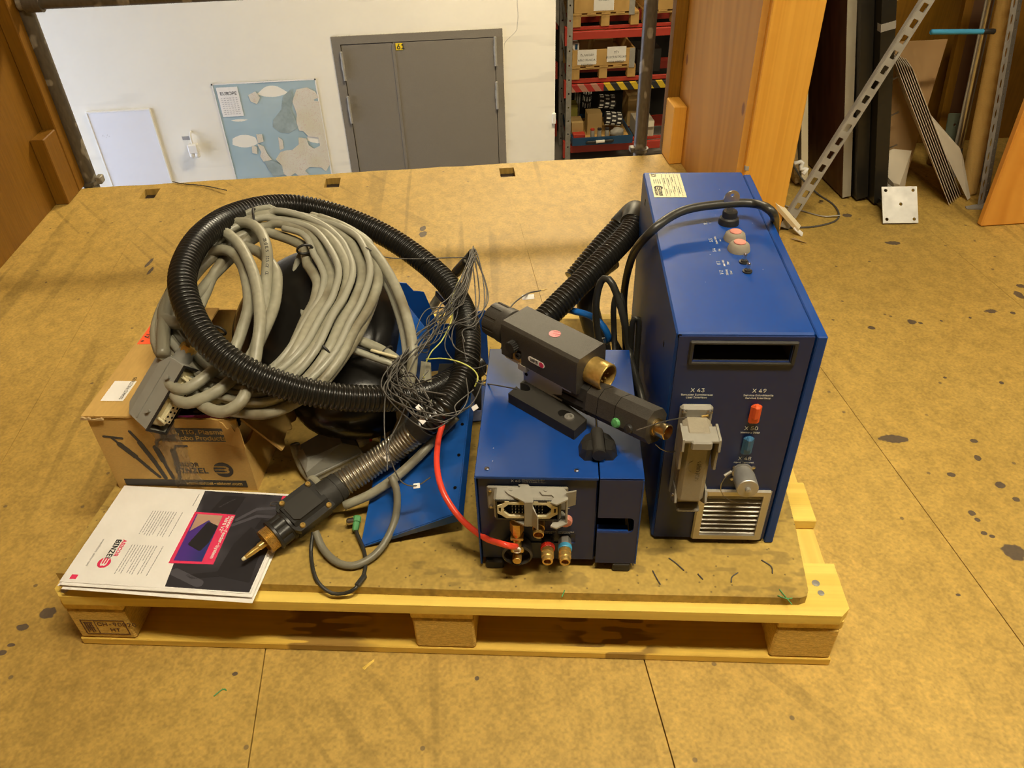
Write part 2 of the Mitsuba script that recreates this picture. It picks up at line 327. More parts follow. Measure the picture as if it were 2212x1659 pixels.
# mezzanine floor of particle boards
fl = struct('floor', rbox(-0.75, 3.6, -2.6, 1.895, -0.20, -0.0225), 'm_seam', label='mezzanine floor of worn particle boards', T=MT)
seams = [-0.90, -0.305, 0.303, 0.900, 1.495, 2.105, 2.7, 3.3]
edge_rng = np.random.default_rng(3)
for a, b in zip(seams[:-1], seams[1:]):
    sl = -0.031
    for v0, v1 in ((-2.6, -0.55), (-0.5485, 1.9)):
        g = 0.0011
        top = [(b - g + sl*v1 - (b-a)*t, v1 + (edge_rng.uniform(-0.004, 0.003) if v1 > 1 else 0)) for t in np.linspace(0, 1, 9)]
        poly = Polygon([(a+g+sl*v0, v0), (b-g+sl*v0, v0)] + top)
        for hx in ((-0.388, 0.237, 0.850) if v1 > 1 else ()):
            poly = poly.difference(sbox(hx-0.026, 1.779, hx+0.026, 1.858))
        part('board', prism(poly, 0.022, -0.022), 'm_floor', fl, T=MT)
for hx in (-0.388, 0.237, 0.850):
    part('socket_block', rbox(hx-0.03, hx+0.03, 1.775, 1.79, -0.12, -0.024), 'm_card_in', fl, T=MT)
struct('floor_lower', rbox(-9, 9, 1.0, 13, GZ-0.1, GZ), 'm_concrete', T=MT)
struct('ceiling', rbox(-9, 9, -4, 13, 3.6, 3.7), 'm_ceiling', T=MT)
struct('wall_front', rbox(-9, 9, -4.1, -4, GZ, 3.7), 'm_ceiling', T=MT)
struct('wall_outer_right', rbox(9, 9.1, -4, 13, GZ, 3.7), 'm_ceiling', T=MT)
struct('wall_outer_left', cat(rbox(-4.7, -4.6, -4, 3.3, GZ, 3.7), rbox(-4.7, -4.6, 6.3, 13, GZ, 3.7), rbox(-4.7, -4.6, 3.3, 6.3, 0.4, 3.7)), 'm_ceiling', T=MT)
struct('wall_far', rbox(-9, 9, 13, 13.1, GZ, 3.7), 'm_ceiling', T=MT)

# plywood side of the bay, left
wl = struct('wall_left', rbox(-0.703, -0.685, -2.6, 1.955, 0.001, 2.4), 'm_ply', label='orange brown plywood side of the bay', T=MT)
part('trim', rbox(-0.6845, -0.640, 1.872, 1.955, 0.001, 2.4, 0.003), 'm_ply', wl, T=MT)
part('block', rbox(-0.6845, -0.640, 1.768, 1.868, 0.001, 0.222, 0.003), 'm_ply', wl, T=MT)
# divider on the right
wr = struct('wall_right', rbox(1.470, 1.488, 1.272, 1.955, 0.001, 2.4), 'm_ply_face', label='plywood divider with a spruce post', T=MT)
part('trim', rbox(1.428, 1.4695, 1.905, 1.955, 0.001, 2.4, 0.003), 'm_ply', wr, T=MT)
part('block', rbox(1.424, 1.4695, 1.800, 1.904, 0.001, 0.203, 0.003), 'm_post', wr, T=MT)
pst = part('post', rbox(1.4885, 1.628, 1.252, 1.320, 0.001, 2.4, 0.003), 'm_post', wr, T=MT)
for z in (0.155, 0.20):
    part('bracket', rbox(1.4875, 1.4975, 1.2505, 1.262, z, z+0.012), 'm_galv', wr, T=MT)
struct('wall_storage', rbox(1.489, 3.6, 1.86, 1.88, 0.001, 2.4), 'm_ply', label='dark plywood back of the storage bay', T=MT)

# white wall across the hall with a grey double door
wb = struct('wall_back', cat(rbox(-4.6, -0.335, WV, WV+0.22, GZ, 3.6), rbox(1.185, 1.665, WV, WV+0.22, GZ, 3.6), rbox(-0.335, 1.185, WV, WV+0.22, -0.655, 3.6), rbox(-0.335, 1.185, WV+0.12, WV+0.22, GZ, -0.655)), 'm_wall', label='white painted wall across the hall', T=MT)
d1 = struct('door_1', label='grey steel double door with a small and a large leaf', T=MT)
y0 = WV-0.012
part('frame', cat(rbox(-0.335, -0.262, y0, WV+0.1, GZ, -0.655), rbox(1.115, 1.185, y0, WV+0.1, GZ, -0.655), rbox(-0.262, 1.115, y0, WV+0.1, -0.722, -0.655)), 'm_door', d1, T=MT)
lf = part('leaf', rbox(-0.258, 0.196, y0+0.008, WV+0.06, GZ+0.01, -0.728, 0.003), 'm_door', d1, T=MT)
rf = part('leaf', rbox(0.203, 1.111, y0+0.004, WV+0.06, GZ+0.01, -0.728, 0.003), 'm_door', d1, T=MT)
part('leaf_strip', rbox(0.190, 0.216, y0-0.004, y0+0.006, GZ+0.01, -0.735, 0.002), 'm_door', d1, T=MT)
for hu, zs in ((-0.262, (-0.86, -1.25)), (1.113, (-0.80, -1.19))):
    for z in zs:
        h = part('hinge', rbox(hu-0.014, hu+0.014, y0-0.026, y0+0.002, z-0.075, z+0.005, 0.004), 'm_galv', d1, T=MT)
        part('hinge_pin', cat(lathe([(0.013, -0.165), (0.013, 0.08), (0.010, 0.085)], 12, (hu+0.002, y0-0.02, z-0.0))), 'm_galv', h, T=MT)
sg = part('number_sign', rbox(0.225, 0.288, y0-0.003, y0+0.0035, -0.792, -0.735), 'm_yellow', d1, T=MT)
part('digits', text('61', 0.042, P4((0.231, y0-0.0032, -0.784), (1, 0, 0), (0, 0, 1), (0, -1, 0)), 0.0006, True), 'm_print', sg, T=MT)

# things on the white wall
mp = thing('wall_map', 'large pale blue map of Europe pinned to the white wall beside the grey door', 'map')
MW = lambda a, b, c: P4((-1.462, WV-0.0035-c, -1.000), (1, 0, 0), (0, 0, 1), (0, -1, 0))
def map_sheet():
    n, k = 30, 24
    x = np.linspace(0, 0.935, n); y = np.linspace(0, -1.30, k); X, Yy = np.meshgrid(x, y, indexing='ij')
    zz = 0.004*np.abs(((-Yy/0.2167) % 1)-0.5)*2 + 0.003*np.sin(X*9)*np.cos(Yy*6)
    v = np.stack([X, Yy, zz], -1).reshape(-1, 3); i, j = np.meshgrid(np.arange(n-1), np.arange(k-1), indexing='ij')
    q = np.stack([i*k+j, i*k+j+1, (i+1)*k+j+1, (i+1)*k+j], -1).reshape(-1, 4)
    return v, np.vstack([q[:, [0, 1, 2]], q[:, [0, 2, 3]]])
def map_poly(pts): return Polygon([(x*0.935, -y*1.30) for x, y in pts]).buffer(0.012).buffer(-0.008)
LAND = [[(0.80, 0.07), (0.90, 0.06), (0.97, 0.09), (0.99, 0.13), (0.90, 0.15), (0.99, 0.16), (0.99, 0.42), (0.90, 0.41), (0.83, 0.40), (0.79, 0.36), (0.75, 0.355), (0.745, 0.32), (0.74, 0.29), (0.76, 0.24), (0.75, 0.19), (0.74, 0.15), (0.77, 0.11)],
 [(0.99, 0.415), (0.99, 0.62), (0.94, 0.67), (0.90, 0.64), (0.78, 0.63), (0.72, 0.66), (0.78, 0.72), (0.86, 0.75), (0.84, 0.80), (0.76, 0.77), (0.68, 0.71), (0.62, 0.67), (0.55, 0.70), (0.50, 0.67), (0.50, 0.60), (0.46, 0.56), (0.52, 0.51), (0.58, 0.50), (0.64, 0.50), (0.72, 0.46), (0.73, 0.41), (0.80, 0.42), (0.81, 0.47), (0.86, 0.50), (0.93, 0.48), (0.93, 0.42)],
 [(0.31, 0.44), (0.36, 0.46), (0.38, 0.52), (0.41, 0.56), (0.33, 0.57), (0.31, 0.53), (0.33, 0.50)], [(0.32, 0.37), (0.37, 0.37), (0.37, 0.42), (0.32, 0.43)], [(0.25, 0.45), (0.29, 0.46), (0.28, 0.51), (0.24, 0.50)],
 [(0.33, 0.09), (0.40, 0.07), (0.43, 0.11), (0.39, 0.15), (0.34, 0.13)], [(0.10, 0.73), (0.16, 0.70), (0.27, 0.74), (0.30, 0.77), (0.24, 0.81), (0.23, 0.87), (0.14, 0.88), (0.12, 0.80)], [(0.53, 0.40), (0.56, 0.42), (0.555, 0.48), (0.52, 0.49)], [(0.60, 0.92), (0.9, 0.9), (0.95, 0.98), (0.6, 0.98)]]
HILL = [[(0.52, 0.27), (0.62, 0.20), (0.66, 0.11), (0.74, 0.07), (0.74, 0.13), (0.70, 0.20), (0.72, 0.26), (0.74, 0.33), (0.64, 0.37), (0.56, 0.36), (0.50, 0.32)], [(0.34, 0.57), (0.42, 0.57), (0.50, 0.61), (0.50, 0.68), (0.40, 0.69), (0.36, 0.63)], [(0.62, 0.70), (0.68, 0.74), (0.80, 0.86), (0.74, 0.85), (0.64, 0.78)], [(0.45, 0.72), (0.52, 0.71), (0.53, 0.76), (0.46, 0.76)]]
def map_land(p, n, uv):
    u, v = muv(p); r = smoothstep(0.02, 0.07, dr.abs(noise(u*75, p.z*75)-0.5))
    return mix((0.54, 0.40, 0.32), mix((0.64, 0.60, 0.52), (0.60, 0.55, 0.40), noise(u*9, p.z*9)), 0.45+0.55*r)
pm('m_map_sea', lambda p, n, uv: mix((0.30, 0.42, 0.47), (0.40, 0.50, 0.53), fbm(p.x*2.5, p.z*2.5, 0.0, 3)), 0.6)
pm('m_map_land', map_land, 0.6)
pm('m_map_hill', lambda p, n, uv: mix((0.22, 0.28, 0.27), (0.36, 0.43, 0.43), fbm(p.x*24, p.z*24, 0.0, 3)), 0.6)
TM = MT @ P4((-1.462, WV-0.0005, -1.000), (1, 0, 0), (0, 0, 1), (0, -1, 0))
part('sheet', map_sheet(), 'm_map_sea', mp, smooth=True, T=TM)
part('border', cat(rbox(0, 0.935, -0.012, 0, 0.006, 0.0085), rbox(0, 0.012, -1.3, -0.012, 0.006, 0.0085), rbox(0.923, 0.935, -1.3, -0.012, 0.006, 0.0085)), 'm_paper', mp, T=TM)
part('land', cat(*[prism(map_poly(l), 0.0006, 0.0082) for l in LAND]), 'm_map_land', mp, T=TM)
part('relief', cat(*[prism(map_poly(l), 0.0006, 0.0088) for l in HILL]), 'm_map_hill', mp, T=TM)
part('legend', rbox(0.035, 0.225, -0.30, -0.035, 0.0082, 0.0092), 'm_paper', mp, T=TM)
part('title', text('EUROPE', 0.028, P4((0.057, -0.105, 0.0093), (1, 0, 0), (0, 1, 0), (0, 0, 1)), 0.0004, True), 'm_print', mp, T=TM)
part('legend_lines', cat(*[rbox(0.055+0.026*i, 0.072+0.026*i, -0.13-0.018*j-0.005, -0.13-0.018*j, 0.0092, 0.0096) for i in range(6) for j in range(9)]), 'm_print_grey', mp, T=TM)
for x in (0.006, 0.929): part('pin', lathe([(0.004, 0), (0.007, 0.004), (0.006, 0.010), (0, 0.012)], 10, (x, -0.006, 0.008)), 'm_print', mp, T=TM)
TB = MT @ P4((-2.626, WV-0.001, -1.185), (1, 0, 0), (0, 0, 1), (0, -1, 0))
wbd = thing('whiteboard', 'white magnetic board in a thin white frame, lowest left on the hall wall', 'whiteboard')
part('panel', rbox(0.008, 0.562, -1.19, -0.008, 0.0, 0.018), 'm_white_board', wbd, T=TB)
part('frame', cat(rbox(0, 0.57, -0.012, 0, 0, 0.026, 0.002), rbox(0, 0.012, -1.2, -0.0121, 0, 0.026, 0.002), rbox(0.558, 0.57, -1.2, -0.0121, 0, 0.026, 0.002)), 'm_white', wbd, T=TB)
part('scribble', cat(*[bar((0.075+0.014*i, -0.235+0.01*(i % 2), 0.0185), (0.082+0.014*i, -0.215-0.012*(i % 3), 0.0185), 0.003, 0.0006) for i in range(5)]), 'm_print_grey', wbd, T=TB)
pm('m_white_board', (0.74, 0.74, 0.76), 0.35)
bx = thing('wall_sensor', 'small white plastic detector on a bracket between the whiteboard and the map', 'sensor')
part('body', cat(rbox(-1.80, -1.705, WV-0.10, WV-0.03, -1.60, -1.51, 0.012), lathe([(0.024, 0), (0.024, 0.03), (0.012, 0.045)], 14, (-1.778, WV-0.07, -1.598), (0, -0.3, -1)), lathe([(0.024, 0), (0.024, 0.03), (0.012, 0.045)], 14, (-1.728, WV-0.07, -1.598), (0, -0.3, -1))), 'm_white', bx, T=MT, smooth=30)
part('bracket', tube([(-1.755, WV-0.002, -1.42), (-1.755, WV-0.05, -1.44), (-1.752, WV-0.065, -1.515)], 0.010), 'm_white', bx, T=MT, smooth=True)
part('tag', rbox(-1.85, -1.775, WV-0.003, WV-0.0005, -1.495, -1.462), 'm_print_grey', bx, T=MT)
single('wall_switch', rbox(1.635, 1.672, WV-0.035, WV-0.0005, -1.53, -1.43, 0.005), 'm_white', 'small white switch box on the right end of the white wall', 'switch', T=MT)
al = thing('air_line', 'thin blue air pipe with black fittings running down the white wall behind the tube post', 'pipe')
part('pipe', tube([(-2.955, WV-0.03, 0.6), (-2.965, WV-0.03, -0.7), (-2.972, WV-0.03, -2.4)], 0.0125, 10, 0.1), 'm_bluehose', al, smooth=True, T=MT)
for z, kind in ((-0.70, 1), (-1.165, 0), (-1.47, 1)):
    part('fitting', cat(lathe([(0.016, -0.075), (0.026, -0.07), (0.026, -0.02), (0.018, -0.01), (0.018, 0.01), (0.026, 0.02), (0.026, 0.07), (0.016, 0.075)] if kind else [(0.018, -0.03), (0.03, -0.025), (0.03, 0.025), (0.018, 0.03)], 14, (-2.968, WV-0.03, z)), rbox(-2.990, -2.93, WV-0.022, WV-0.001, z-0.012, z+0.012)), 'm_black', al, T=MT, smooth=35)
part('clip', rbox(-2.986, -2.950, WV-0.05, WV-0.001, -1.315, -1.275, 0.004), 'm_white', al, T=MT)

# scaffold tube railing at the edge
post_l = thing('railing_post', 'stained steel scaffold tube post at the left end of the platform edge', 'post')
part('tube', lathe([(0.0265, -0.03), (0.0265, 1.6)], 20, (-0.632, 1.952, 0)), 'm_tube', post_l, T=MT, smooth=40)
part('clamp', cat(lathe([(0.034, 0), (0.034, 0.012)], 20, (-0.632, 1.952, -0.004)), rbox(-0.605, -0.585, 1.935, 1.97, -0.004, 0.022, 0.003)), 'm_tube', post_l, T=MT, smooth=40)
post_r = thing('railing_post', 'dark steel scaffold tube post in front of the pallet racking', 'post')
part('tube', lathe([(0.0235, -0.03), (0.0235, 1.6)], 20, (1.354, 1.952, 0)), 'm_tube', post_r, T=MT, smooth=40)
part('clamp', cat(lathe([(0.031, 0), (0.031, 0.012)], 20, (1.354, 1.952, -0.004)), rbox(1.315, 1.335, 1.935, 1.97, -0.004, 0.014, 0.003)), 'm_tube', post_r, T=MT, smooth=40)
rl = thing('railing_rail', 'horizontal steel scaffold tube along the top of the platform opening', 'rail')
part('tube', lathe([(0.019, 0), (0.019, 1.986)], 18, (-0.632, 1.925, 0.590), (1, 0, 0.0)), 'm_tube', rl, T=MT, smooth=40)
part('coupler', lathe([(0.027, 0), (0.027, 0.05)], 18, (-0.612, 1.925, 0.590), (1, 0, 0)), 'm_tube', rl, T=MT, smooth=40)

# ------------------------------------------------------------------ lamps and the hall window
for k, (u, v, z, L, w, s) in enumerate(LAMPS):
    if s <= 0: continue
    lp = thing('ceiling_lamp', ('lit batten lamp above the pallet', 'lit batten lamp above the storage bay', 'lit batten lamp in front of the white wall', 'lit batten lamp right of the white wall', 'lit batten lamp above the racking')[k], 'lamp', 'fluorescent batten lamps')
    part('housing', rbox(u-L/2, u+L/2, v-w/2-0.02, v+w/2+0.02, z+0.012, z+0.09, 0.01), 'm_white', lp, T=MT)
    kk = part('tube', rbox(u-L/2+0.02, u+L/2-0.02, v-w/2, v+w/2, z-0.004, z+0.010), 'm_white', lp, T=MT)
    scene[kk]['emitter'] = {'type': 'area', 'radiance': rgb(*((WARM if k < 2 else WARM2)*s))}
w1 = struct('window_1', None)
kk = part('pane', rbox(-4.68, -4.66, 3.3, 6.3, GZ+0.05, 0.4), 'm_white', w1, T=MT)
scene[kk]['emitter'] = {'type': 'area', 'radiance': rgb(*(COOL*WINDOW_GLOW))}
part('frame', cat(*[rbox(-4.65, -4.61, v-0.03, v+0.03, GZ, 0.4) for v in (3.34, 4.3, 5.3, 6.26)]), 'm_white', w1, T=MT)

# ------------------------------------------------------------------ pallet
PZ, BZ = 0.128, 0.146
plt = thing('pallet', 'pale softwood pallet carrying the welding equipment', 'pallet')
def board(x0, x1, y0, y1, z0, z1, mat, cham=0.0, name='deck_board', bev=0.0015, label=None):
    if cham:
        c = cham; poly = [(x0+c, y0), (x1-c, y0), (x1, y0+c), (x1, y1), (x0, y1), (x0, y0+c)]
        return part(name, prism(poly, z1-z0, z0), mat, plt, label=label)
    return part(name, rbox(x0, x1, y0, y1, z0, z1, bev), mat, plt, label=label)
tz = PZ-0.020
board(0.0, 1.2, 0.0, 0.096, tz, PZ, 'm_deck', 0.014)
for y0, y1 in ((0.1835, 0.272), (0.356, 0.444), (0.53, 0.618)): board(0.002, 1.197, y0, y1, tz, PZ, 'm_deck')
part('deck_board', prism([(0, 0.704), (1.2, 0.704), (1.2, 0.786), (1.186, 0.80), (0.014, 0.80), (0, 0.786)], PZ-tz, tz), 'm_deck', plt)
for x0, x1 in ((0.004, 0.099), (0.551, 0.647), (1.102, 1.196)):
    board(x0, x1, 0.006, 0.794, tz-0.0205, tz-0.0005, 'm_cross', name='cross_board')
BW = ((0.006, 0.099), (0.5535, 0.6475), (1.1015, 1.194))
for y0, y1 in ((0.004, 0.098), (0.353, 0.447), (0.702, 0.796)):
    for j, (x0, x1) in enumerate(BW):
        k = part('block', rbox(x0, x1, y0, y1, 0.0165, tz-0.021, 0.003), 'm_block', plt)
        if y0 < 0.1 and j == 0: blk = k
    part('bottom_board', rbox(0.004, 1.196, y0-0.002, y1+0.002, 0.0003, 0.016, 0.0015), 'm_skid' if y0 < 0.1 else 'm_deck', plt)
pm('m_stamp', (0.10, 0.045, 0.018), 0.8)
st = P4((0.012, 0.0038, 0.026), (1, 0, 0), (0, 0, 1), (0, -1, 0)); q = 0.0004
part('stamp', xf(cat(*[rbox(a, b, c, d, 0, q) for a, b, c, d in ((0.008, 0.080, 0.001, 0.0025), (0.008, 0.080, 0.0365, 0.038), (0.008, 0.0095, 0.001, 0.038), (0.0785, 0.080, 0.001, 0.038), (0.030, 0.031, 0.002, 0.037), (0.0125, 0.0145, 0.006, 0.032), (0.016, 0.018, 0.010, 0.032), (0.0195, 0.0215, 0.006, 0.028), (0.023, 0.025, 0.008, 0.032), (0.0115, 0.026, 0.030, 0.032), (0.0115, 0.026, 0.017, 0.0185))],
    text('CH-90020', 0.0088, P4((0.033, 0.0235, 0), (1, 0, 0), (0, 1, 0), (0, 0, 1)), q), text('HT', 0.0088, P4((0.050, 0.0085, 0), (1, 0, 0), (0, 1, 0), (0, 0, 1)), q)), st), 'm_stamp', blk, label='dark heat treatment stamp')
for x, y, s in ((1.163, 0.058, 0.006), (1.166, 0.040, 0.005), (1.158, 0.236, 0.005), (0.018, 0.012, 0.006)):
    part('nail', lathe([(s, 0), (s, 0.0005), (s*0.5, 0.0008)], 9, (x, y, PZ+0.0001)), 'm_zinc', plt)

fb_poly = Polygon([(-0.0, 0.030), (0.3, 0.0195), (0.7, 0.0165), (1.1, 0.0175), (1.128, 0.018), (1.138, 0.022), (1.142, 0.032), (1.152, 0.15), (1.164, 0.40), (1.166, 0.752), (0.6, 0.757), (0.03, 0.748)])
fbs = thing('fibreboard_sheet', 'stained brown fibreboard sheet lying on the pallet deck', 'board')
part('sheet', prism(fb_poly, 0.0165, PZ+0.0005), 'm_fibre', fbs)
FZ = PZ+0.017

# ------------------------------------------------------------------ tall control cabinet
cb = thing('control_cabinet', 'tall blue control cabinet standing at the right end of the pallet', 'cabinet')
X0, X1, XF, Y0, Y1, Z0, Z1 = 0.921, 1.095, 1.109, 0.122, 0.633, FZ+0.0003, 0.536
sh = man(rbox(X0, X1, Y0+0.003, Y1, Z0+0.004, Z1, 0.0025)) - mbox(0.945, 1.069, 0.10, 0.165, 0.4935, 0.522) - mbox(0.988, 1.081, 0.10, 0.150, 0.162, 0.255)
body = part('body', sh, 'm_blue', cb)
part('front_plate', vf(man(rbox(X0+0.0035, X1-0.0015, Y0-0.0005, Y0+0.0028, Z0+0.008, Z1-0.0035)) - mbox(0.945, 1.069, 0.10, 0.165, 0.4935, 0.522) - mbox(0.988, 1.081, 0.10, 0.150, 0.162, 0.255)), 'm_blue_front', cb)
pm('m_blue_front', (0.010, 0.020, 0.076), 0.42, spec=0.4)
part('side_cover', rbox(X1+0.0012, XF, Y0-0.002, Y1-0.007, Z0, Z1-0.002, 0.0015), 'm_blue', cb)
part('base', rbox(X0+0.006, X1-0.004, Y0+0.008, Y1-0.008, FZ+0.0001, Z0+0.006), 'm_black', cb)
part('corner_hole', lathe([(0.0028, 0), (0.0028, 0.0012)], 12, (X0+0.0045, Y0+0.0025, Z1-0.0045), (0, -1, 0)), 'm_hole', cb)
part('side_slot', rbox(X0-0.0004, X0, 0.208, 0.213, 0.455, 0.463), 'm_hole', cb)
part('side_slot', rbox(X0-0.0004, X0, 0.560, 0.565, 0.505, 0.517), 'm_hole', cb)
# recessed handle
hd = part('handle', vf(man(rbox(0.9385, 1.0755, Y0-0.0035, Y0+0.040, 0.4885, 0.5265, 0.002)) - m3.Manifold.hull_points(V([(x, y, z) for x0, x1, z0, z1, y in ((0.9435, 1.0705, 0.4925, 0.5225, Y0-0.004), (0.9495, 1.0645, 0.4985, 0.5205, Y0+0.036)) for x in (x0, x1) for z in (z0, z1)]))), 'm_black_matte', cb)
part('recess_back', rbox(0.949, 1.065, Y0+0.034, Y0+0.036, 0.498, 0.521), 'm_hole', hd)
FR = lambda x, z, y=Y0-0.0009: P4((x, y, z), (1, 0, 0), (0, 0, 1), (0, -1, 0))
def lab(x, z, s, sub, parent, h=0.0062, sh_=0.0030):
    part('marking', cat(text(s, h, FR(x, z), 0.0004, center=True), *[text(t, sh_, FR(x, z-0.0062-0.0047*i), 0.0004, center=True) for i, t in enumerate(sub)]), 'm_print_white', parent)
lab(0.9575, 0.4435, 'X 43', ['Benutzer Schnittstelle', 'User Interface'], cb)
lab(1.0385, 0.4435, 'X 49', ['Service Schnittstelle', 'Service Interface'], cb)
lab(1.0385, 0.3775, 'X 50', ['Memory Stick'], cb)
lab(1.0385, 0.3205, 'X 48', ['Hand Terminal'], cb)
for nm, x, z, mat in (('usb_cap', 1.0385, 0.4085, 'm_redorange'), ('usb_cap', 1.0375, 0.3510, 'm_steelblue')):
    c = part(nm, vf(man(rbox(x-0.0075, x+0.0075, Y0-0.0075, Y0-0.0006, z-0.0165, z+0.0165, 0.003)) + man(rbox(x-0.0048, x+0.0048, Y0-0.0115, Y0-0.0005, z-0.006, z+0.0175, 0.003))), mat, cb, label='red rubber port cap' if 'or' in mat else 'blue rubber port cap')
# latched multipole connector
cn = part('connector', rbox(0.9365, 0.9805, Y0-0.012, Y0-0.0006, 0.258, 0.4255, 0.004), 'm_diecast', cb, label='grey die-cast multipole connector with lever')
for x, z in ((0.9415, 0.4185), (0.9755, 0.4185)):
    part('screw', lathe([(0.004, 0), (0.004, 0.0016), (0.0025, 0.003), (0, 0.0032)], 12, (x, Y0-0.012, z), (0, -1, 0)), 'm_steel', cn, smooth=30)
part('hood', vf(man(rbox(0.9390, 0.9765, Y0-0.054, Y0-0.012, 0.2850, 0.414, 0.006)) + man(rbox(0.9385, 0.9795, Y0-0.040, Y0-0.0125, 0.268, 0.408, 0.006))), 'm_grey_hood', cn)
def emblem(cx, cz, w, h, y, s='HARTING'):
    ring = Point(0, 0).buffer(1.0, quad_segs=12).difference(Point(0, 0).buffer(0.84, quad_segs=12)).difference(sbox(-0.42, -1.2, 0.42, 1.2))
    return cat(xf(prism(affinity.scale(ring, w, h, origin=(0, 0)), 0.0007), FR(cx, cz, y)), text(s, h*0.42, P4((cx+h*0.2, y, cz+h*0.72), (0, 0, -1), (1, 0, 0), (0, -1, 0)), 0.0007))
part('emblem', emblem(0.9575, 0.3560, 0.0105, 0.0125, Y0-0.0541), 'm_grey_hood', cn)
lev = cat(rbox(0.9455, 0.9725, Y0-0.066, Y0-0.030, 0.4045, 0.4125, 0.002), rbox(0.9455, 0.9725, Y0-0.068, Y0-0.060, 0.3985, 0.4125, 0.002))
for s, x in ((-1, 0.9355), (1, 0.9825)):
    lev = cat(lev, xf(prism(Polygon([(-0.062, 0.412), (-0.032, 0.412), (-0.020, 0.385), (-0.028, 0.365), (-0.048, 0.352), (-0.056, 0.356), (-0.056, 0.39), (-0.064, 0.395)]).buffer(0.002), 0.003), P4((x-0.0015, Y0, 0), (0, 1, 0), (0, 0, 1), (1, 0, 0))), rbox(min(x, 0.959)-0.0015 if s < 0 else 0.968, max(x, 0.959)+0.0015 if s > 0 else 0.950, Y0-0.064, Y0-0.034, 0.4075, 0.4125, 0.001))
part('lever', lev, 'm_diecast', cn)
for x in (0.9385, 0.9805):
    part('lever', xf(prism(Polygon([(-0.030, 0.268), (-0.018, 0.268), (-0.024, 0.298), (-0.044, 0.302), (-0.052, 0.286)]).buffer(0.002), 0.003), P4((x-0.0015, Y0, 0), (0, 1, 0), (0, 0, 1), (1, 0, 0))), 'm_diecast', cn)
    part('pin', lathe([(0.003, 0), (0.003, 0.004), (0.002, 0.005)], 10, (x, Y0-0.040, 0.289), (1 if x > 0.96 else -1, 0, 0)), 'm_steel', cn)
part('foot_plate', rbox(0.9435, 0.9755, Y0-0.048, Y0-0.006, 0.2600, 0.2665, 0.002), 'm_diecast', cn)
part('lanyard', tube([(0.9755, Y0-0.015, 0.4175), (0.962, Y0-0.018, 0.414), (0.945, Y0-0.018, 0.4135), (0.915, Y0-0.03, 0.4165), (0.875, Y0-0.05, 0.417)], 0.0008, 6), 'm_steel', cn)
part('ferrule', lathe([(0.0016, 0), (0.0016, 0.009)], 8, (0.9645, Y0-0.0175, 0.4145), (1, 0, 0.25)), 'm_brass', cn)
# round socket with cap
rc = part('round_socket', cat(lathe([(0.0145, 0), (0.0145, 0.004), (0.0125, 0.0045), (0.0125, 0.014), (0.0155, 0.0145), (0.0155, 0.040), (0.0145, 0.0415), (0.004, 0.0418), (0.004, 0.047), (0, 0.048)], 28, (1.0385, Y0-0.0006, 0.2990), (0, -1, 0.1))), 'm_zinc', cb, smooth=30, label='nickel plated round socket with screw cap')
for x, z in ((1.0270, 0.3065), (1.0535, 0.3065), (1.0262, 0.2835)):
    part('screw', lathe([(0.0032, 0), (0.0032, 0.0016), (0.002, 0.0028), (0, 0.003)], 10, (x, Y0-0.0006, z), (0, -1, 0)), 'm_steel', rc, smooth=30)
part('lanyard', tube([(1.0270, Y0-0.004, 0.305), (1.015, Y0-0.010, 0.297), (1.0085, Y0-0.014, 0.282), (1.012, Y0-0.018, 0.267), (1.024, Y0-0.025, 0.262), (1.034, Y0-0.036, 0.270), (1.0398, Y0-0.050, 0.286)], 0.0007, 6), 'm_steel', rc)
part('ferrule', lathe([(0.0022, 0), (0.0022, 0.012)], 8, (1.0225, Y0-0.006, 0.3025), (-1, -0.3, -0.6)), 'm_alu', rc)
# ventilation grille
gr = part('vent_grille', vf(man(rbox(0.981, 1.088, Y0-0.0065, Y0-0.0006, 0.154, 0.263, 0.003)) - mbox(0.9925, 1.0765, 0.10, 0.14, 0.1655, 0.252)), 'm_alu', cb, label='silver ventilation grille')
for k in range(9):
    z = 0.1695+0.0096*k
    part('slat', xf(rbox(0.9922, 1.0768, -0.0065, 0.0005, -0.0012, 0.0012), P4((0, Y0+0.003, z), (1, 0, 0), unit((0, 1, 0.65)), unit((0, -0.65, 1)))), 'm_alu', gr)
part('filter', rbox(0.99, 1.079, Y0+0.008, Y0+0.010, 0.163, 0.2545), 'm_hole', gr)
# controls on the lid
TP = lambda x, y, z=Z1+0.0002: P4((x, y, z), (0, 1, 0), (-1, 0, 0), (0, 0, 1))
kx, ky = 1.0375, 0.432
ks = part('key_switch', lathe([(0.0160, 0), (0.0160, 0.004), (0.0145, 0.009), (0.0115, 0.011), (0.0115, 0.019), (0.0105, 0.021), (0, 0.021)], 28, (kx, ky, Z1+0.0001)), 'm_black', cb, smooth=35, label='black key switch with its key')
kb = prism(unary_union([Point(0, 0.0415).buffer(0.0128, quad_segs=10).difference(Point(0, 0.047).buffer(0.003)), sbox(-0.004, 0.018, 0.004, 0.032)]), 0.0022, -0.0011)
part('key', xf(kb, P4((kx-0.001, ky, Z1+0.0), unit((1, 0.25, 0)), (0, 0, 1), unit((0.25, -1, 0)))), 'm_steel', ks, smooth=30, label='flat steel key')
for y in (0.378, 0.344):
    b = part('push_button', lathe([(0.0165, 0), (0.0165, 0.002), (0.0145, 0.0095), (0.0105, 0.0125), (0.009, 0.0126)], 28, (kx, y, Z1+0.0001)), 'm_dust', cb, smooth=40, label='dusty push button with a faded red cap')
    part('cap', lathe([(0.0092, 0.0122), (0.0086, 0.0142), (0.006, 0.0152), (0, 0.0155)], 22, (kx, y, Z1)), 'm_dustred', b, smooth=True)
pm('m_dust', (0.215, 0.185, 0.135), 0.8)
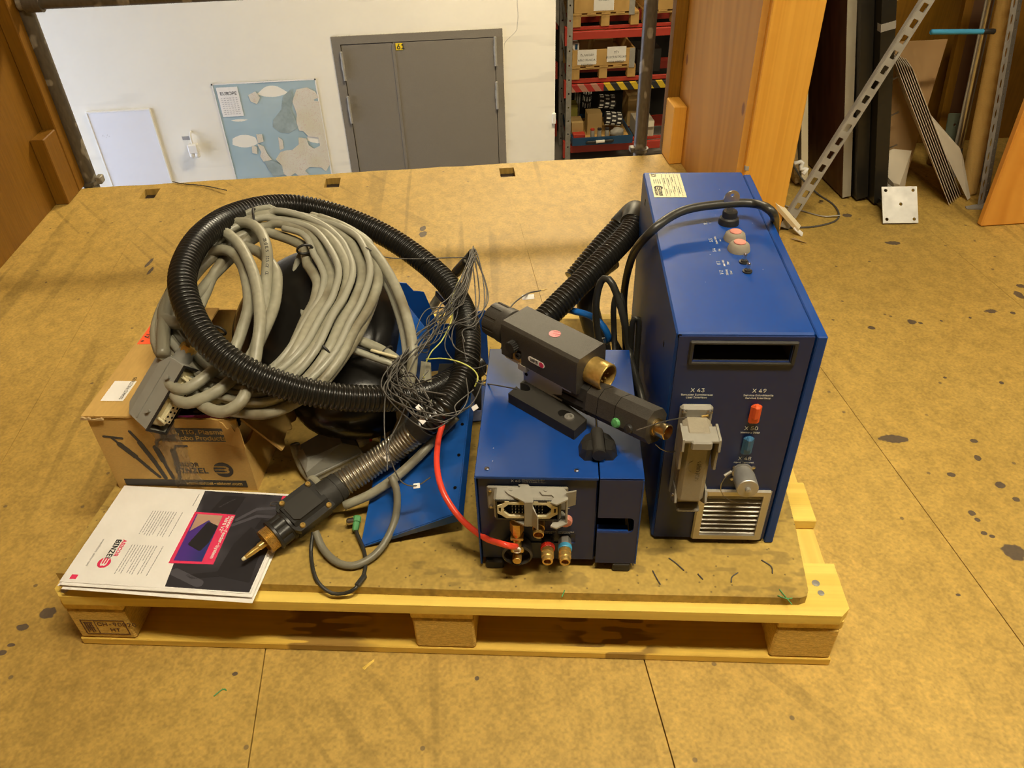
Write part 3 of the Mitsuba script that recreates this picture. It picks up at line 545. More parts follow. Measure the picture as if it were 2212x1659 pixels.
pm('m_dustred', (0.50, 0.20, 0.15), 0.7)
for y in (0.306, 0.279):
    t = part('toggle_switch', lathe([(0.0068, 0), (0.0068, 0.002), (0.0045, 0.0024), (0.0045, 0.004)], 16, (kx+0.0005, y, Z1+0.0001)), 'm_black', cb, smooth=30)
    part('stick', lathe([(0.0016, 0.002), (0.0030, 0.011), (0.0026, 0.0135), (0, 0.0145)], 12, (kx+0.0005, y, Z1), (0.05, 0.1, 1)), 'm_chrome', t, smooth=True)
def top_label(x, y, s, subs): part('marking', cat(text(s, 0.0052, TP(x, y), 0.0003, center=True), *[text(t, 0.0031, TP(x+0.0065+0.006*i, y), 0.0003, center=True) for i, t in enumerate(subs)]), 'm_print_white', cb)
for y, s, subs in ((0.432, 'S 1', ['1']), (0.456, ' ', ['0']), (0.374, 'S 3', ['Draht / Wire', 'vor']), (0.343, 'S 4', ['Gas']), (0.304, 'V 1', ['Not-Halt', 'Stop']), (0.277, 'V 2', ['Störung', 'Error'])):
    if s.strip(): top_label(1.004, y, s, subs)
rp = part('rating_plate', rbox(0.931, 0.985, 0.527, 0.626, Z1, Z1+0.0006), 'm_plate', cb, label='cream rating plate with black print')
pm('m_plate', (0.52, 0.46, 0.27), 0.45)
zq = Z1+0.0007
def logo(T, s, d=0.0004):
    """disc with the three wavy bars"""
    disc = Point(0, 0).buffer(1, quad_segs=16)
    bars = unary_union([sbox(-0.95, y-0.10, 0.35, y+0.10) for y in (-0.42, 0.0, 0.42)] + [Point(0.35, yy).buffer(0.26) for yy in (-0.21, 0.21)])
    cut = unary_union([bars]).difference(unary_union([sbox(-0.95, y-0.045, 0.32, y+0.045) for y in (-0.21, 0.21)]))
    g = disc.difference(cut).buffer(0)
    return xf(prism(affinity.scale(g, s, s, origin=(0, 0)), d), T)
pr = [text('ABICOR', 0.0045, TP(0.9385, 0.534, zq), 0.0003), text('BINZEL', 0.0055, TP(0.946, 0.5325, zq), 0.0003, True), logo(TP(0.9415, 0.565, zq), 0.0075, 0.0003), text('CE', 0.008, TP(0.942, 0.611, zq), 0.0003)]
pr += [rbox(x, x+0.0005, 0.531, 0.622, Z1, Z1+0.0009) for x in (0.9515, 0.9585, 0.9655, 0.9725, 0.9790)]
pr += [rbox(x, x+0.0009, y, y+0.018, Z1, Z1+0.0009) for x in (0.936, 0.9395, 0.943, 0.9465) for y in (0.582,)] + [rbox(x, x+0.0010, y, y+w, Z1, Z1+0.0009) for x, y, w in ((0.954, 0.54, 0.02), (0.954, 0.58, 0.025), (0.961, 0.545, 0.012), (0.961, 0.575, 0.03), (0.968, 0.55, 0.02), (0.968, 0.59, 0.02), (0.975, 0.54, 0.03))]
part('print', cat(*pr), 'm_print', rp)

# ------------------------------------------------------------------ wire feed unit
un = thing('feed_unit', 'low blue feed unit with brass hose couplings left of the tall cabinet', 'welding unit')
A0, A1, B0, B1, C0, C1 = 0.658, 0.891, 0.060, 0.362, 0.1625, 0.3405
AS = 0.8295
part('body', man(rbox(A0+0.002, AS-0.0008, B0+0.004, B1, C0, C1-0.002, 0.002)) - mbox(0.672, 0.80, 0.0, 0.070, 0.2, 0.22) + mbox(0.672, 0.80, 0.066, 0.0705, 0.2, 0.22), 'm_blue_front', un)
part('cover', cat(rbox(A0, AS-0.0008, B0-0.0005, B1, C1-0.002, C1, 0.0008), rbox(A0, A0+0.002, B0-0.002, B1, C0-0.006, C1-0.0021), rbox(A0, AS-0.0008, B0-0.0005, B0+0.001, C1-0.0045, C1-0.001)), 'm_blue', un)
part('cover', cat(rbox(AS+0.0008, A1, B0-0.0005, B1, C1-0.002, C1, 0.0008), rbox(A1-0.002, A1, B0-0.002, B1, C0+0.001, C1-0.0021)), 'm_blue', un)
dr_ = xf(prism(sbox(AS+0.001, C0+0.001, A1-0.0021, C1-0.003).difference(sbox(0.82, 0.2315, 0.868, 0.262).union(rrect(0.84, 0.8825, 0.2315, 0.262, 0.007))), 0.003), P4((0, B0+0.002, 0), (1, 0, 0), (0, 0, 1), (0, -1, 0)))
part('door', dr_, 'm_blue_front', un)
part('lip', rbox(AS+0.0015, 0.8755, B0-0.001, B0+0.014, 0.2295, 0.2313), 'm_blue', un)
part('inside', rbox(AS+0.003, A1-0.003, B0+0.10, B0+0.103, C0+0.003, C1-0.004), 'm_hole', un)
part('strap', bar((0.862, B0+0.05, 0.262), (0.876, B0+0.05, 0.2325), 0.010, 0.002, (0, 1, 0)), 'm_card_in', un)
part('skirt', cat(rbox(A0, A0+0.002, B0+0.003, B1, C0-0.013, C0-0.0061), rbox(A1-0.004, A1-0.002, B0+0.003, B1, C0-0.009, C0)), 'm_blue_dark', un)
part('underside', rbox(A0+0.01, A1-0.01, B0+0.012, B1-0.01, C0-0.006, C0-0.0005), 'm_black', un)
for x in (0.6655, 0.8565):
    for y in (B0-0.002, B1-0.035): part('foot', rbox(x, x+0.027, y, y+0.028, FZ+0.0002, C0-0.0005, 0.002), 'm_black_matte', un)
for x, y in ((0.6745, 0.0745), (0.7985, 0.0735)):
    part('screw', lathe([(0.0036, 0), (0.0032, 0.0014), (0, 0.002)], 12, (x, y, C1)), 'm_chrome', un, smooth=True)
for y, z in ((0.075, 0.327), (0.068, 0.19)): part('screw', lathe([(0.003, 0), (0.0026, 0.0014), (0, 0.002)], 10, (A0, y, z), (-1, 0, 0)), 'm_steel', un, smooth=True)
UF = B0+0.0036
FU = lambda x, z, y=UF: P4((x, y, z), (1, 0, 0), (0, 0, 1), (0, -1, 0))
part('marking', cat(text('X 46', 0.0044, FU(0.708, 0.3265), 0.0003), text('Steuerleitung E-Box', 0.0024, FU(0.7235, 0.3298), 0.0003), text('Control Cable E-Box', 0.0024, FU(0.7235, 0.3258), 0.0003), text('Kühlmittelrücklauf', 0.0021, FU(0.7465, 0.2245), 0.0003), text('Waterflow out', 0.0021, FU(0.7465, 0.2215), 0.0003), text('Kühlmittelvorlauf', 0.0021, FU(0.7745, 0.2245), 0.0003), text('Waterflow in', 0.0021, FU(0.7745, 0.2215), 0.0003), text('Stop', 0.0022, FU(0.784, 0.275), 0.0003)), 'm_print_white', un)
# big multipole socket
so = part('socket', vf(man(rbox(0.6740, 0.7875, UF-0.0042, UF-0.0001, 0.2750, 0.3208, 0.0035)) + man(rbox(0.6850, 0.7780, UF-0.0275, UF-0.002, 0.2772, 0.3212, 0.004)) - man(rbox(0.6882, 0.7748, UF-0.05, UF-0.006, 0.2805, 0.3180, 0.003))), 'm_diecast', un, label='grey die-cast multipole socket with two levers')
for x, z in ((0.6790, 0.3145), (0.6790, 0.2815)): part('screw', lathe([(0.0030, 0), (0.0030, 0.0014), (0.002, 0.0026), (0, 0.0028)], 12, (x, UF-0.0042, z), (0, -1, 0)), 'm_steel', so, smooth=30)
part('gasket', vf(mbox(0.6876, 0.7754, UF-0.0279, UF-0.020, 0.2799, 0.3186) - mbox(0.690, 0.773, UF-0.05, UF-0.01, 0.2825, 0.3160)), 'm_black', so)
ic = 0.3005
oct_ = Polygon([(-0.0415, -0.007), (-0.036, -0.011), (-0.030, -0.0165), (0.030, -0.0165), (0.036, -0.011), (0.0415, -0.007), (0.0415, 0.007), (0.036, 0.010), (0.030, 0.0150), (-0.030, 0.0150), (-0.036, 0.010), (-0.0415, 0.007)])
cav = Polygon([(-0.0325, -0.004), (-0.026, -0.0125), (0.026, -0.0125), (0.0325, -0.004), (0.0325, 0.004), (0.026, 0.0105), (-0.026, 0.0105), (-0.0325, 0.004)])
fz_ = lambda poly, h, y: xf(prism(poly, h), P4((0.7315, y, ic), (1, 0, 0), (0, 0, 1), (0, -1, 0)))
ins = part('insert', fz_(oct_.difference(cav).difference(sbox(-0.0395, -0.004, -0.0365, 0.004)).difference(sbox(0.0365, -0.004, 0.0395, 0.004)), 0.022, UF-0.0065), 'm_cream', so, label='cream plastic pin insert')
for x in (-0.028, -0.0085, 0.012, 0.030): part('key_rib', rbox(0.7315+x-0.003, 0.7315+x+0.003, UF-0.0285, UF-0.010, ic+0.0150, ic+0.0174), 'm_cream', ins)
part('cavity', fz_(cav, 0.001, UF-0.0215), 'm_hole', ins)
part('contact_pins', cat(*[lathe([(0.0009, 0), (0.0009, 0.003), (0.0003, 0.0042)], 6, (0.7105+0.0046*i, UF-0.0226, 0.2935+0.0060*j), (0, -1, 0)) for i in range(10) for j in range(3)]), 'm_chrome', ins, kind='stuff')
TPL = [(0.7015, 0.0485), (0.7045, 0.0560), (0.7195, 0.0545), (0.7225, 0.0570), (0.7190, 0.0605), (0.7260, 0.0632), (0.7310, 0.0632), (0.7345, 0.0550), (0.7385, 0.0380), (0.7395, 0.0300), (0.7270, 0.0300), (0.7060, 0.0430)]
TPR = [(0.7490, 0.0490), (0.7530, 0.0530), (0.7580, 0.0560), (0.7800, 0.0560), (0.7862, 0.0470), (0.7862, 0.0350), (0.7710, 0.0255), (0.7640, 0.0285), (0.7685, 0.0385), (0.7650, 0.0430), (0.7520, 0.0430)]
def lever_(poly, bar_, tab, pivot):
    top = prism(Polygon(poly).buffer(0.0007), 0.0026, 0.3216); bot = prism(Polygon(poly).buffer(0.0007), 0.0026, 0.2744)
    k = part('lever', vf(man(top) + man(bot) + man(bar_) + man(tab)), 'm_diecast', so)
    part('pivot', lathe([(0.0026, 0), (0.0026, 0.0012), (0, 0.0016)], 14, (*pivot, 0.3242)), 'm_diecast', k, smooth=30)
lever_(TPL, rbox(0.7272, 0.7395, 0.0282, 0.0312, 0.2744, 0.3242, 0.001), hull([(x, y, z) for x, y, z in ((0.7372, 0.0312, 0.314), (0.7395, 0.0312, 0.314), (0.7372, 0.0285, 0.278), (0.7395, 0.0285, 0.278), (0.7452, 0.0195, 0.305), (0.7470, 0.0200, 0.303), (0.7452, 0.0195, 0.279), (0.7470, 0.0200, 0.279))]), (0.7085, 0.0505))
lever_(TPR, rbox(0.7838, 0.7868, 0.0345, 0.0475, 0.2744, 0.3242, 0.001), hull([(x, y, z) for x, y, z in ((0.7845, 0.0395, 0.302), (0.7845, 0.0420, 0.302), (0.7845, 0.0395, 0.331), (0.7845, 0.0420, 0.331), (0.7975, 0.0365, 0.312), (0.7975, 0.0390, 0.312), (0.7980, 0.0365, 0.338), (0.7980, 0.0390, 0.338))]), (0.7560, 0.0505))
part('push_button', lathe([(0.0105, 0), (0.010, 0.006), (0.0085, 0.0075), (0, 0.008)], 20, (0.7845, UF, 0.2525), (0, -1, 0)), 'm_dustred', un, smooth=35)
# couplings
tc = part('tube_coupling', lathe([(0.0088, 0), (0.0088, 0.014), (0.0078, 0.0145), (0.0078, 0.026), (0.0064, 0.027), (0.0064, 0.016), (0, 0.016)], 20, (0.7465, UF-0.0002, 0.2475), (0, -1, 0)), 'm_brass', un, smooth=30)
fl2 = part('flange', lathe([(0.020, 0), (0.0225, 0.010), (0.0225, 0.021), (0.0195, 0.023), (0.0195, 0.008), (0, 0.008)], 36, (0.7150, UF-0.0002, 0.1965), (0, -1, 0)), 'm_gun', un, smooth=30, label='black round cable gland')
gs = part('gas_fitting', cat(lathe([(0.0, 0.001), (0.0068, 0.001), (0.0068, 0.029), (0.0060, 0.0305), (0, 0.0305)], 20, (0.7150, UF-0.002, 0.1965), (0, -1, 0)), lathe([(0.0098, 0), (0.0098, 0.020)], 6, (0.7155, UF-0.0185, 0.2465), (0, 0, 1)), lathe([(0.0066, 0), (0.0066, 0.020)], 16, (0.7155, UF-0.0185, 0.2270), (0, 0, 1)), rbox(0.7062, 0.7248, UF-0.026, UF-0.0125, 0.2065, 0.2160, 0.0015), rbox(0.7062, 0.7248, UF-0.026, UF-0.0125, 0.2330, 0.2380, 0.001), lathe([(0.0062, 0), (0.0062, 0.012)], 16, (0.7155, UF-0.019, 0.2215), (0, -1, 0))), 'm_brass', un, smooth=30, label='brass gas fitting with stub')
part('collet', lathe([(0.0060, 0.0122), (0.0060, 0.0150), (0.0042, 0.0152), (0.0042, 0.0125)], 18, (0.7155, UF-0.019, 0.2215), (0, -1, 0)), 'm_white', gs, smooth=30)
for x, mat, nm in ((0.7595, 'm_red', 'red'), (0.7845, 'm_lightblue', 'blue')):
    c = part('water_coupling', lathe([(0.0095, 0), (0.0095, 0.013), (0.0085, 0.0135)], 6, (x, UF-0.0002, 0.2095), (0, -1, 0)), 'm_zinc' if nm == 'blue' else 'm_black', un, label=f'brass water coupling with a {nm} ring')
    part('ring', lathe([(0.0098, 0.0135), (0.0106, 0.015), (0.0106, 0.0195), (0.0098, 0.021)], 24, (x, UF, 0.2095), (0, -1, 0)), mat, c, smooth=30)
    part('nipple', lathe([(0.0088, 0.020), (0.0090, 0.026), (0.0078, 0.027), (0.0092, 0.029), (0.0092, 0.035), (0.0080, 0.037), (0.0080, 0.041), (0.0074, 0.043), (0.0052, 0.043), (0.0052, 0.03), (0, 0.03)], 24, (x, UF, 0.2095), (0, -1, 0)), 'm_brass', c, smooth=25)

PATHS = {
    'hose_loop': [(0.593, 0.253, 0.304), (0.614, 0.316, 0.310), (0.618, 0.393, 0.326), (0.602, 0.486, 0.333), (0.563, 0.560, 0.350), (0.505, 0.613, 0.374), (0.434, 0.655, 0.401), (0.349, 0.682, 0.427), (0.271, 0.681, 0.449), (0.218, 0.631, 0.471), (0.178, 0.551, 0.487), (0.169, 0.446, 0.498), (0.175, 0.355, 0.488), (0.199, 0.295, 0.466), (0.239, 0.247, 0.434), (0.296, 0.219, 0.401), (0.365, 0.217, 0.367), (0.436, 0.231, 0.338), (0.506, 0.269, 0.307), (0.552, 0.328, 0.274), (0.592, 0.393, 0.255), (0.623, 0.451, 0.238)],
    'torch_axis': [(0.593, 0.253, 0.304), (0.544, 0.241, 0.262), (0.489, 0.222, 0.222), (0.404, 0.170, 0.190), (0.363, 0.116, 0.184), (0.336, 0.079, 0.180), (0.307, 0.060, 0.172)],
    'hose_b': [(0.803, 0.628, 0.318), (0.844, 0.665, 0.354), (0.885, 0.704, 0.384), (0.914, 0.720, 0.410), (0.919, 0.686, 0.430), (0.905, 0.632, 0.420), (0.842, 0.545, 0.395), (0.768, 0.457, 0.362), (0.720, 0.408, 0.336), (0.688, 0.400, 0.297)],
    'c_a': [(0.145, 0.471, 0.462), (0.173, 0.513, 0.481), (0.215, 0.485, 0.477), (0.251, 0.434, 0.465), (0.277, 0.382, 0.448), (0.298, 0.316, 0.426), (0.300, 0.278, 0.403), (0.299, 0.250, 0.384), (0.298, 0.211, 0.369), (0.288, 0.185, 0.358), (0.257, 0.182, 0.347), (0.210, 0.215, 0.345), (0.164, 0.283, 0.368), (0.129, 0.364, 0.395), (0.128, 0.430, 0.427)],
    'c_b': [(0.143, 0.483, 0.450), (0.168, 0.539, 0.474), (0.213, 0.541, 0.485), (0.248, 0.515, 0.482), (0.274, 0.465, 0.471), (0.282, 0.416, 0.444), (0.288, 0.359, 0.414), (0.288, 0.304, 0.390), (0.275, 0.267, 0.362), (0.250, 0.234, 0.341), (0.214, 0.226, 0.333), (0.164, 0.280, 0.351), (0.121, 0.365, 0.384), (0.120, 0.431, 0.417)],
    'c_c': [(0.137, 0.505, 0.442), (0.173, 0.516, 0.451), (0.216, 0.509, 0.453), (0.254, 0.486, 0.451), (0.288, 0.446, 0.443), (0.299, 0.410, 0.431), (0.303, 0.368, 0.417), (0.298, 0.326, 0.403), (0.286, 0.282, 0.383), (0.267, 0.240, 0.369), (0.238, 0.208, 0.359), (0.192, 0.200, 0.351), (0.142, 0.275, 0.354), (0.111, 0.365, 0.384), (0.110, 0.445, 0.416)],
    'c_d': [(0.144, 0.454, 0.440), (0.158, 0.479, 0.454), (0.183, 0.483, 0.461), (0.207, 0.472, 0.462), (0.229, 0.450, 0.455), (0.247, 0.416, 0.444), (0.264, 0.365, 0.427), (0.263, 0.321, 0.407), (0.255, 0.277, 0.387), (0.230, 0.243, 0.375), (0.195, 0.212, 0.365), (0.145, 0.249, 0.356)],
    'c_end': [(0.144, 0.493, 0.437), (0.120, 0.468, 0.440), (0.121, 0.399, 0.427), (0.133, 0.332, 0.416), (0.144, 0.291, 0.407), (0.154, 0.258, 0.396)],
    'ring': [(0.260, 0.571, 0.464), (0.343, 0.541, 0.453), (0.399, 0.462, 0.427), (0.403, 0.403, 0.408), (0.389, 0.356, 0.392), (0.373, 0.294, 0.371), (0.343, 0.257, 0.350), (0.299, 0.242, 0.335), (0.234, 0.258, 0.338), (0.181, 0.299, 0.356), (0.140, 0.345, 0.388), (0.142, 0.441, 0.420), (0.172, 0.514, 0.444), (0.212, 0.557, 0.459)],
    'arc_1': [(0.338, 0.577, 0.476), (0.394, 0.550, 0.467), (0.445, 0.508, 0.448), (0.490, 0.443, 0.421), (0.521, 0.377, 0.388), (0.535, 0.324, 0.360), (0.530, 0.292, 0.318), (0.512, 0.289, 0.250), (0.491, 0.274, 0.200)],
    'arc_2': [(0.325, 0.586, 0.463), (0.387, 0.552, 0.452), (0.438, 0.511, 0.428), (0.476, 0.455, 0.404), (0.506, 0.389, 0.371), (0.520, 0.335, 0.343), (0.521, 0.292, 0.308), (0.501, 0.301, 0.240)],
    'out_1': [(0.374, 0.570, 0.453), (0.425, 0.521, 0.436), (0.455, 0.474, 0.421), (0.458, 0.424, 0.404), (0.446, 0.358, 0.382), (0.426, 0.295, 0.366), (0.397, 0.244, 0.344)],
    'out_2': [(0.363, 0.560, 0.439), (0.411, 0.517, 0.424), (0.441, 0.465, 0.407), (0.441, 0.406, 0.388), (0.426, 0.350, 0.369), (0.406, 0.288, 0.348)],
    'in_1': [(0.323, 0.572, 0.432), (0.299, 0.551, 0.415), (0.295, 0.509, 0.395), (0.314, 0.447, 0.380), (0.349, 0.388, 0.371), (0.371, 0.356, 0.355), (0.387, 0.307, 0.333), (0.365, 0.260, 0.312)],
    'in_2': [(0.330, 0.563, 0.413), (0.312, 0.537, 0.394), (0.315, 0.489, 0.378), (0.335, 0.438, 0.367), (0.360, 0.399, 0.354), (0.382, 0.339, 0.328), (0.367, 0.277, 0.308)],
    'lead_1': [(0.410, 0.352, 0.369), (0.437, 0.351, 0.364), (0.473, 0.341, 0.355), (0.502, 0.323, 0.349), (0.517, 0.312, 0.340)],
    'lead_2': [(0.405, 0.336, 0.364), (0.436, 0.331, 0.357), (0.476, 0.320, 0.348), (0.503, 0.314, 0.341), (0.525, 0.307, 0.323)],
    'stub_cable': [(0.482, 0.477, 0.266), (0.495, 0.515, 0.266), (0.510, 0.566, 0.265), (0.535, 0.630, 0.279), (0.567, 0.660, 0.315), (0.583, 0.653, 0.337), (0.595, 0.642, 0.354)],
    'k1': [(0.906, 0.182, 0.343), (0.905, 0.355, 0.273), (0.900, 0.472, 0.278), (0.895, 0.551, 0.318), (0.897, 0.502, 0.429), (0.905, 0.373, 0.545), (0.957, 0.410, 0.566), (1.023, 0.432, 0.568), (1.074, 0.438, 0.566), (1.092, 0.400, 0.570), (1.125, 0.479, 0.506), (1.130, 0.471, 0.451)],
    'k2': [(0.863, 0.440, 0.249), (0.844, 0.440, 0.310), (0.837, 0.440, 0.382), (0.845, 0.440, 0.428), (0.861, 0.430, 0.428), (0.881, 0.410, 0.378), (0.897, 0.390, 0.306), (0.906, 0.285, 0.309), (0.906, 0.171, 0.330)],
    'k3': [(0.875, 0.420, 0.279), (0.872, 0.450, 0.313), (0.870, 0.470, 0.359), (0.876, 0.470, 0.384), (0.883, 0.460, 0.375), (0.890, 0.440, 0.320), (0.894, 0.420, 0.264)],
    'k4': [(0.898, 0.400, 0.309), (0.897, 0.400, 0.366), (0.902, 0.400, 0.381), (0.908, 0.400, 0.367), (0.908, 0.390, 0.307), (0.907, 0.370, 0.262)],
    'sleeve': [(0.862, 0.580, 0.168), (0.853, 0.580, 0.208), (0.838, 0.585, 0.254), (0.829, 0.600, 0.298), (0.844, 0.630, 0.332), (0.876, 0.660, 0.346)],
    'blue_hose': [(0.789, 0.490, 0.338), (0.803, 0.480, 0.340), (0.829, 0.464, 0.341), (0.850, 0.450, 0.331), (0.862, 0.446, 0.308), (0.857, 0.457, 0.290), (0.844, 0.477, 0.284)],
    'grey_stub': [(0.843, 0.458, 0.292), (0.856, 0.454, 0.294), (0.870, 0.462, 0.294), (0.888, 0.472, 0.257)],
    'red': [(0.600, 0.267, 0.300), (0.590, 0.236, 0.285), (0.585, 0.200, 0.275), (0.589, 0.150, 0.268), (0.603, 0.109, 0.255), (0.630, 0.080, 0.232), (0.665, 0.062, 0.212), (0.698, 0.022, 0.244), (0.710, 0.028, 0.233), (0.714, 0.034, 0.226)],
    'tail': [(0.509, 0.173, 0.225), (0.519, 0.155, 0.205), (0.517, 0.124, 0.175), (0.500, 0.081, 0.158), (0.471, 0.054, 0.153), (0.440, 0.055, 0.153), (0.411, 0.078, 0.156), (0.394, 0.103, 0.168)],
    'tail_side': [(0.605, 0.274, 0.265), (0.576, 0.257, 0.240), (0.547, 0.220, 0.225), (0.512, 0.188, 0.208), (0.472, 0.166, 0.190), (0.430, 0.154, 0.175)],
    'tail_left': [(0.321, 0.271, 0.200), (0.325, 0.263, 0.175), (0.341, 0.244, 0.158), (0.369, 0.218, 0.155), (0.398, 0.197, 0.155)],
    'thin_black': [(0.390, 0.103, 0.168), (0.391, 0.074, 0.152), (0.410, 0.028, 0.150), (0.434, 0.010, 0.141), (0.457, 0.009, 0.141), (0.474, 0.012, 0.150), (0.481, 0.035, 0.150), (0.480, 0.059, 0.151), (0.471, 0.086, 0.152), (0.457, 0.111, 0.155), (0.452, 0.122, 0.157)],
    'plug_cable': [(0.441, 0.320, 0.185), (0.461, 0.327, 0.190), (0.480, 0.348, 0.200), (0.499, 0.369, 0.215)],
    'plug_cable2': [(0.433, 0.268, 0.180), (0.451, 0.272, 0.185), (0.474, 0.286, 0.200), (0.488, 0.305, 0.210)],
    'edge_wire': [(-0.589, 1.841, 0.004), (-0.542, 1.821, 0.004), (-0.461, 1.804, 0.004), (-0.359, 1.751, 0.010), (0.167, 0.677, 0.469), (0.221, 0.605, 0.487), (0.258, 0.594, 0.485)],
    'long_wire': [(0.441, 0.483, 0.466), (0.458, 0.532, 0.421), (0.509, 0.568, 0.397), (0.557, 0.598, 0.383), (0.593, 0.627, 0.368)],
    'yellow_1': [(0.599, 0.617, 0.354), (0.587, 0.546, 0.362), (0.583, 0.472, 0.366), (0.586, 0.435, 0.351), (0.571, 0.404, 0.328), (0.554, 0.382, 0.318), (0.544, 0.357, 0.303), (0.547, 0.331, 0.302)],
    'yellow_2': [(0.552, 0.342, 0.332), (0.582, 0.328, 0.344), (0.611, 0.310, 0.351), (0.635, 0.296, 0.347), (0.645, 0.280, 0.342), (0.640, 0.271, 0.331)],
    'w_main': [(0.602, 0.626, 0.366), (0.594, 0.486, 0.367), (0.554, 0.386, 0.340), (0.520, 0.317, 0.351)],
    'w_low': [(0.517, 0.231, 0.356), (0.554, 0.182, 0.347), (0.603, 0.180, 0.340), (0.632, 0.224, 0.336), (0.637, 0.273, 0.334)],
    'w_right': [(0.608, 0.626, 0.365), (0.634, 0.528, 0.351), (0.624, 0.420, 0.352), (0.600, 0.412, 0.352), (0.600, 0.367, 0.344), (0.639, 0.324, 0.333), (0.663, 0.320, 0.327), (0.663, 0.265, 0.321), (0.644, 0.266, 0.340)],
    'w_hang1': [(0.520, 0.317, 0.351), (0.508, 0.270, 0.358), (0.508, 0.214, 0.351), (0.514, 0.161, 0.332), (0.520, 0.131, 0.308), (0.522, 0.114, 0.295)],
    'w_hang2': [(0.559, 0.315, 0.329), (0.544, 0.246, 0.340), (0.532, 0.186, 0.329), (0.522, 0.141, 0.321), (0.529, 0.123, 0.297), (0.541, 0.115, 0.270), (0.561, 0.120, 0.258), (0.582, 0.129, 0.268)],
    'w_blk': [(0.651, 0.274, 0.333), (0.667, 0.259, 0.345), (0.711, 0.194, 0.388)],
    'w_tagwire': [(0.687, 0.341, 0.400), (0.688, 0.369, 0.404), (0.696, 0.432, 0.386), (0.717, 0.504, 0.362), (0.740, 0.543, 0.345)],
}
PT = {k: V(v) for k, v in PATHS.items()}
# ------------------------------------------------------------------ cardboard box
cx0, cx1, cy0, cy1, cz = 0.018, 0.262, 0.213, 0.535, 0.3065
bxk = thing('cardboard_box', 'open brown cardboard box with welding torch print, under the grey cable coil', 'box')
t = 0.004
def torn(p0, p1, z0, z1, amp=0.0035, n=26, seed=1):
    r = np.random.default_rng(seed); x = np.linspace(p0, p1, n)
    return Polygon([(p0, z0), (p1, z0)] + [(a, z1 - amp*r.random()) for a in x[::-1]])
part('front', xf(prism(torn(cx0, cx1, FZ+0.0003, cz-0.001, 0.003), t), P4((0, cy0+t, 0), (1, 0, 0), (0, 0, 1), (0, -1, 0))), 'm_card', bxk)
part('rear', rbox(cx0, cx1, cy1-t, cy1, FZ+0.0003, cz), 'm_card', bxk)
part('side', rbox(cx0, cx0+t, cy0+t, cy1-t, FZ+0.0003, cz), 'm_card', bxk)
part('side', xf(prism(torn(cy0+t, cy1-t, FZ+0.0003, cz-0.055, 0.012, 16, 4), t), P4((cx1-t, 0, 0), (0, 1, 0), (0, 0, 1), (1, 0, 0))), 'm_card', bxk)
part('bottom', rbox(cx0+t, cx1-t, cy0+t, cy1-t, FZ+0.0004, FZ+0.004), 'm_card_in', bxk)
fp = part('flap', rbox(cx0-0.006, cx0+0.105, cy0-0.002, cy1-0.002, cz+0.0003, cz+0.0038), 'm_card', bxk)
part('torn_edge', xf(prism(torn(cx0-0.008, cx0+0.03, 0, 0.006, 0.005, 14, 9), 0.003), P4((0, cy0-0.002, cz-0.003), (1, 0, 0), (0, 0, 1), (0, -1, 0))), 'm_cardpale', bxk)
pm('m_cardpale', (0.46, 0.33, 0.16), 0.85, spec=0.1)
fr = RZ(0); ff = P4((cx1+0.0004, cy0+0.012, cz-0.012), (0, 1, 0), unit((0.62, 0, -0.78)), unit((-0.78, 0, -0.62)))
part('flap', xf(prism(torn(0.0, 0.185, 0, 0.088, 0.008, 18, 6), 0.004, -0.004), ff), 'm_card', bxk)
part('tear', xf(prism(torn(-0.02, 0.02, 0, 0.05, 0.02, 9, 2), 0.002), P4((cx1-0.012, cy0-0.003, cz-0.055), unit((1, -0.3, 0)), (0, 0, 1), unit((-0.3, -1, 0)))), 'm_card', bxk)
BF = lambda x, z, d=0.0: P4((x, cy0-0.0002-d, z), (1, 0, 0), (0, 0, 1), (0, -1, 0))
part('print_panel', rbox(0.128, 0.248, cy0-0.0006, cy0-0.0001, 0.257, 0.2855), 'm_boxprint', bxk)
pm('m_boxprint', (0.045, 0.040, 0.035), 0.7)
part('lettering', cat(text('MIG, TIG, Plasma', 0.0088, BF(0.1335, 0.2735, 0.0005), 0.0004, True), text('Robo Products', 0.0088, BF(0.153, 0.2605, 0.0005), 0.0004, True)), 'm_card', bxk)
part('print_bar', rbox(0.0335, 0.2465, cy0-0.0006, cy0-0.0001, 0.1535, 0.1685), 'm_boxprint', bxk)
part('lettering', text('www.binzel-abicor.com', 0.0062, BF(0.1405, 0.158, 0.0005), 0.0004, True), 'm_card', bxk)
part('lettering', cat(text('ABICOR', 0.0082, BF(0.130, 0.2005), 0.0004, True), text('BINZEL', 0.0115, BF(0.130, 0.185), 0.0004, True)), 'm_boxprint', bxk)
part('logo', logo(BF(0.214, 0.1935), 0.0165), 'm_boxprint', bxk)
def stroke(pts, w): return affinity.translate(unary_union([Polygon(Polygon([(x0, y0), (x1, y1), (x1+1e-6, y1)]).buffer(w/2)) for (x0, y0), (x1, y1) in zip(pts[:-1], pts[1:])]), 0, 0)
def torch_print(*ss): return xf(prism(unary_union([stroke(p, w) for p, w in ss]), 0.0004), BF(0, 0))
part('torch_print', torch_print(([(0.033, 0.2655), (0.062, 0.2615)], 0.0045), ([(0.045, 0.263), (0.054, 0.248)], 0.004), ([(0.054, 0.248), (0.071, 0.222)], 0.010), ([(0.071, 0.222), (0.090, 0.188)], 0.0065), ([(0.090, 0.188), (0.0985, 0.1745)], 0.0055)), 'm_boxprint', bxk)
part('torch_print', torch_print(([(0.080, 0.277), (0.091, 0.250)], 0.005), ([(0.089, 0.252), (0.101, 0.208)], 0.0085), ([(0.101, 0.208), (0.108, 0.173)], 0.0075)), 'm_boxprint', bxk)
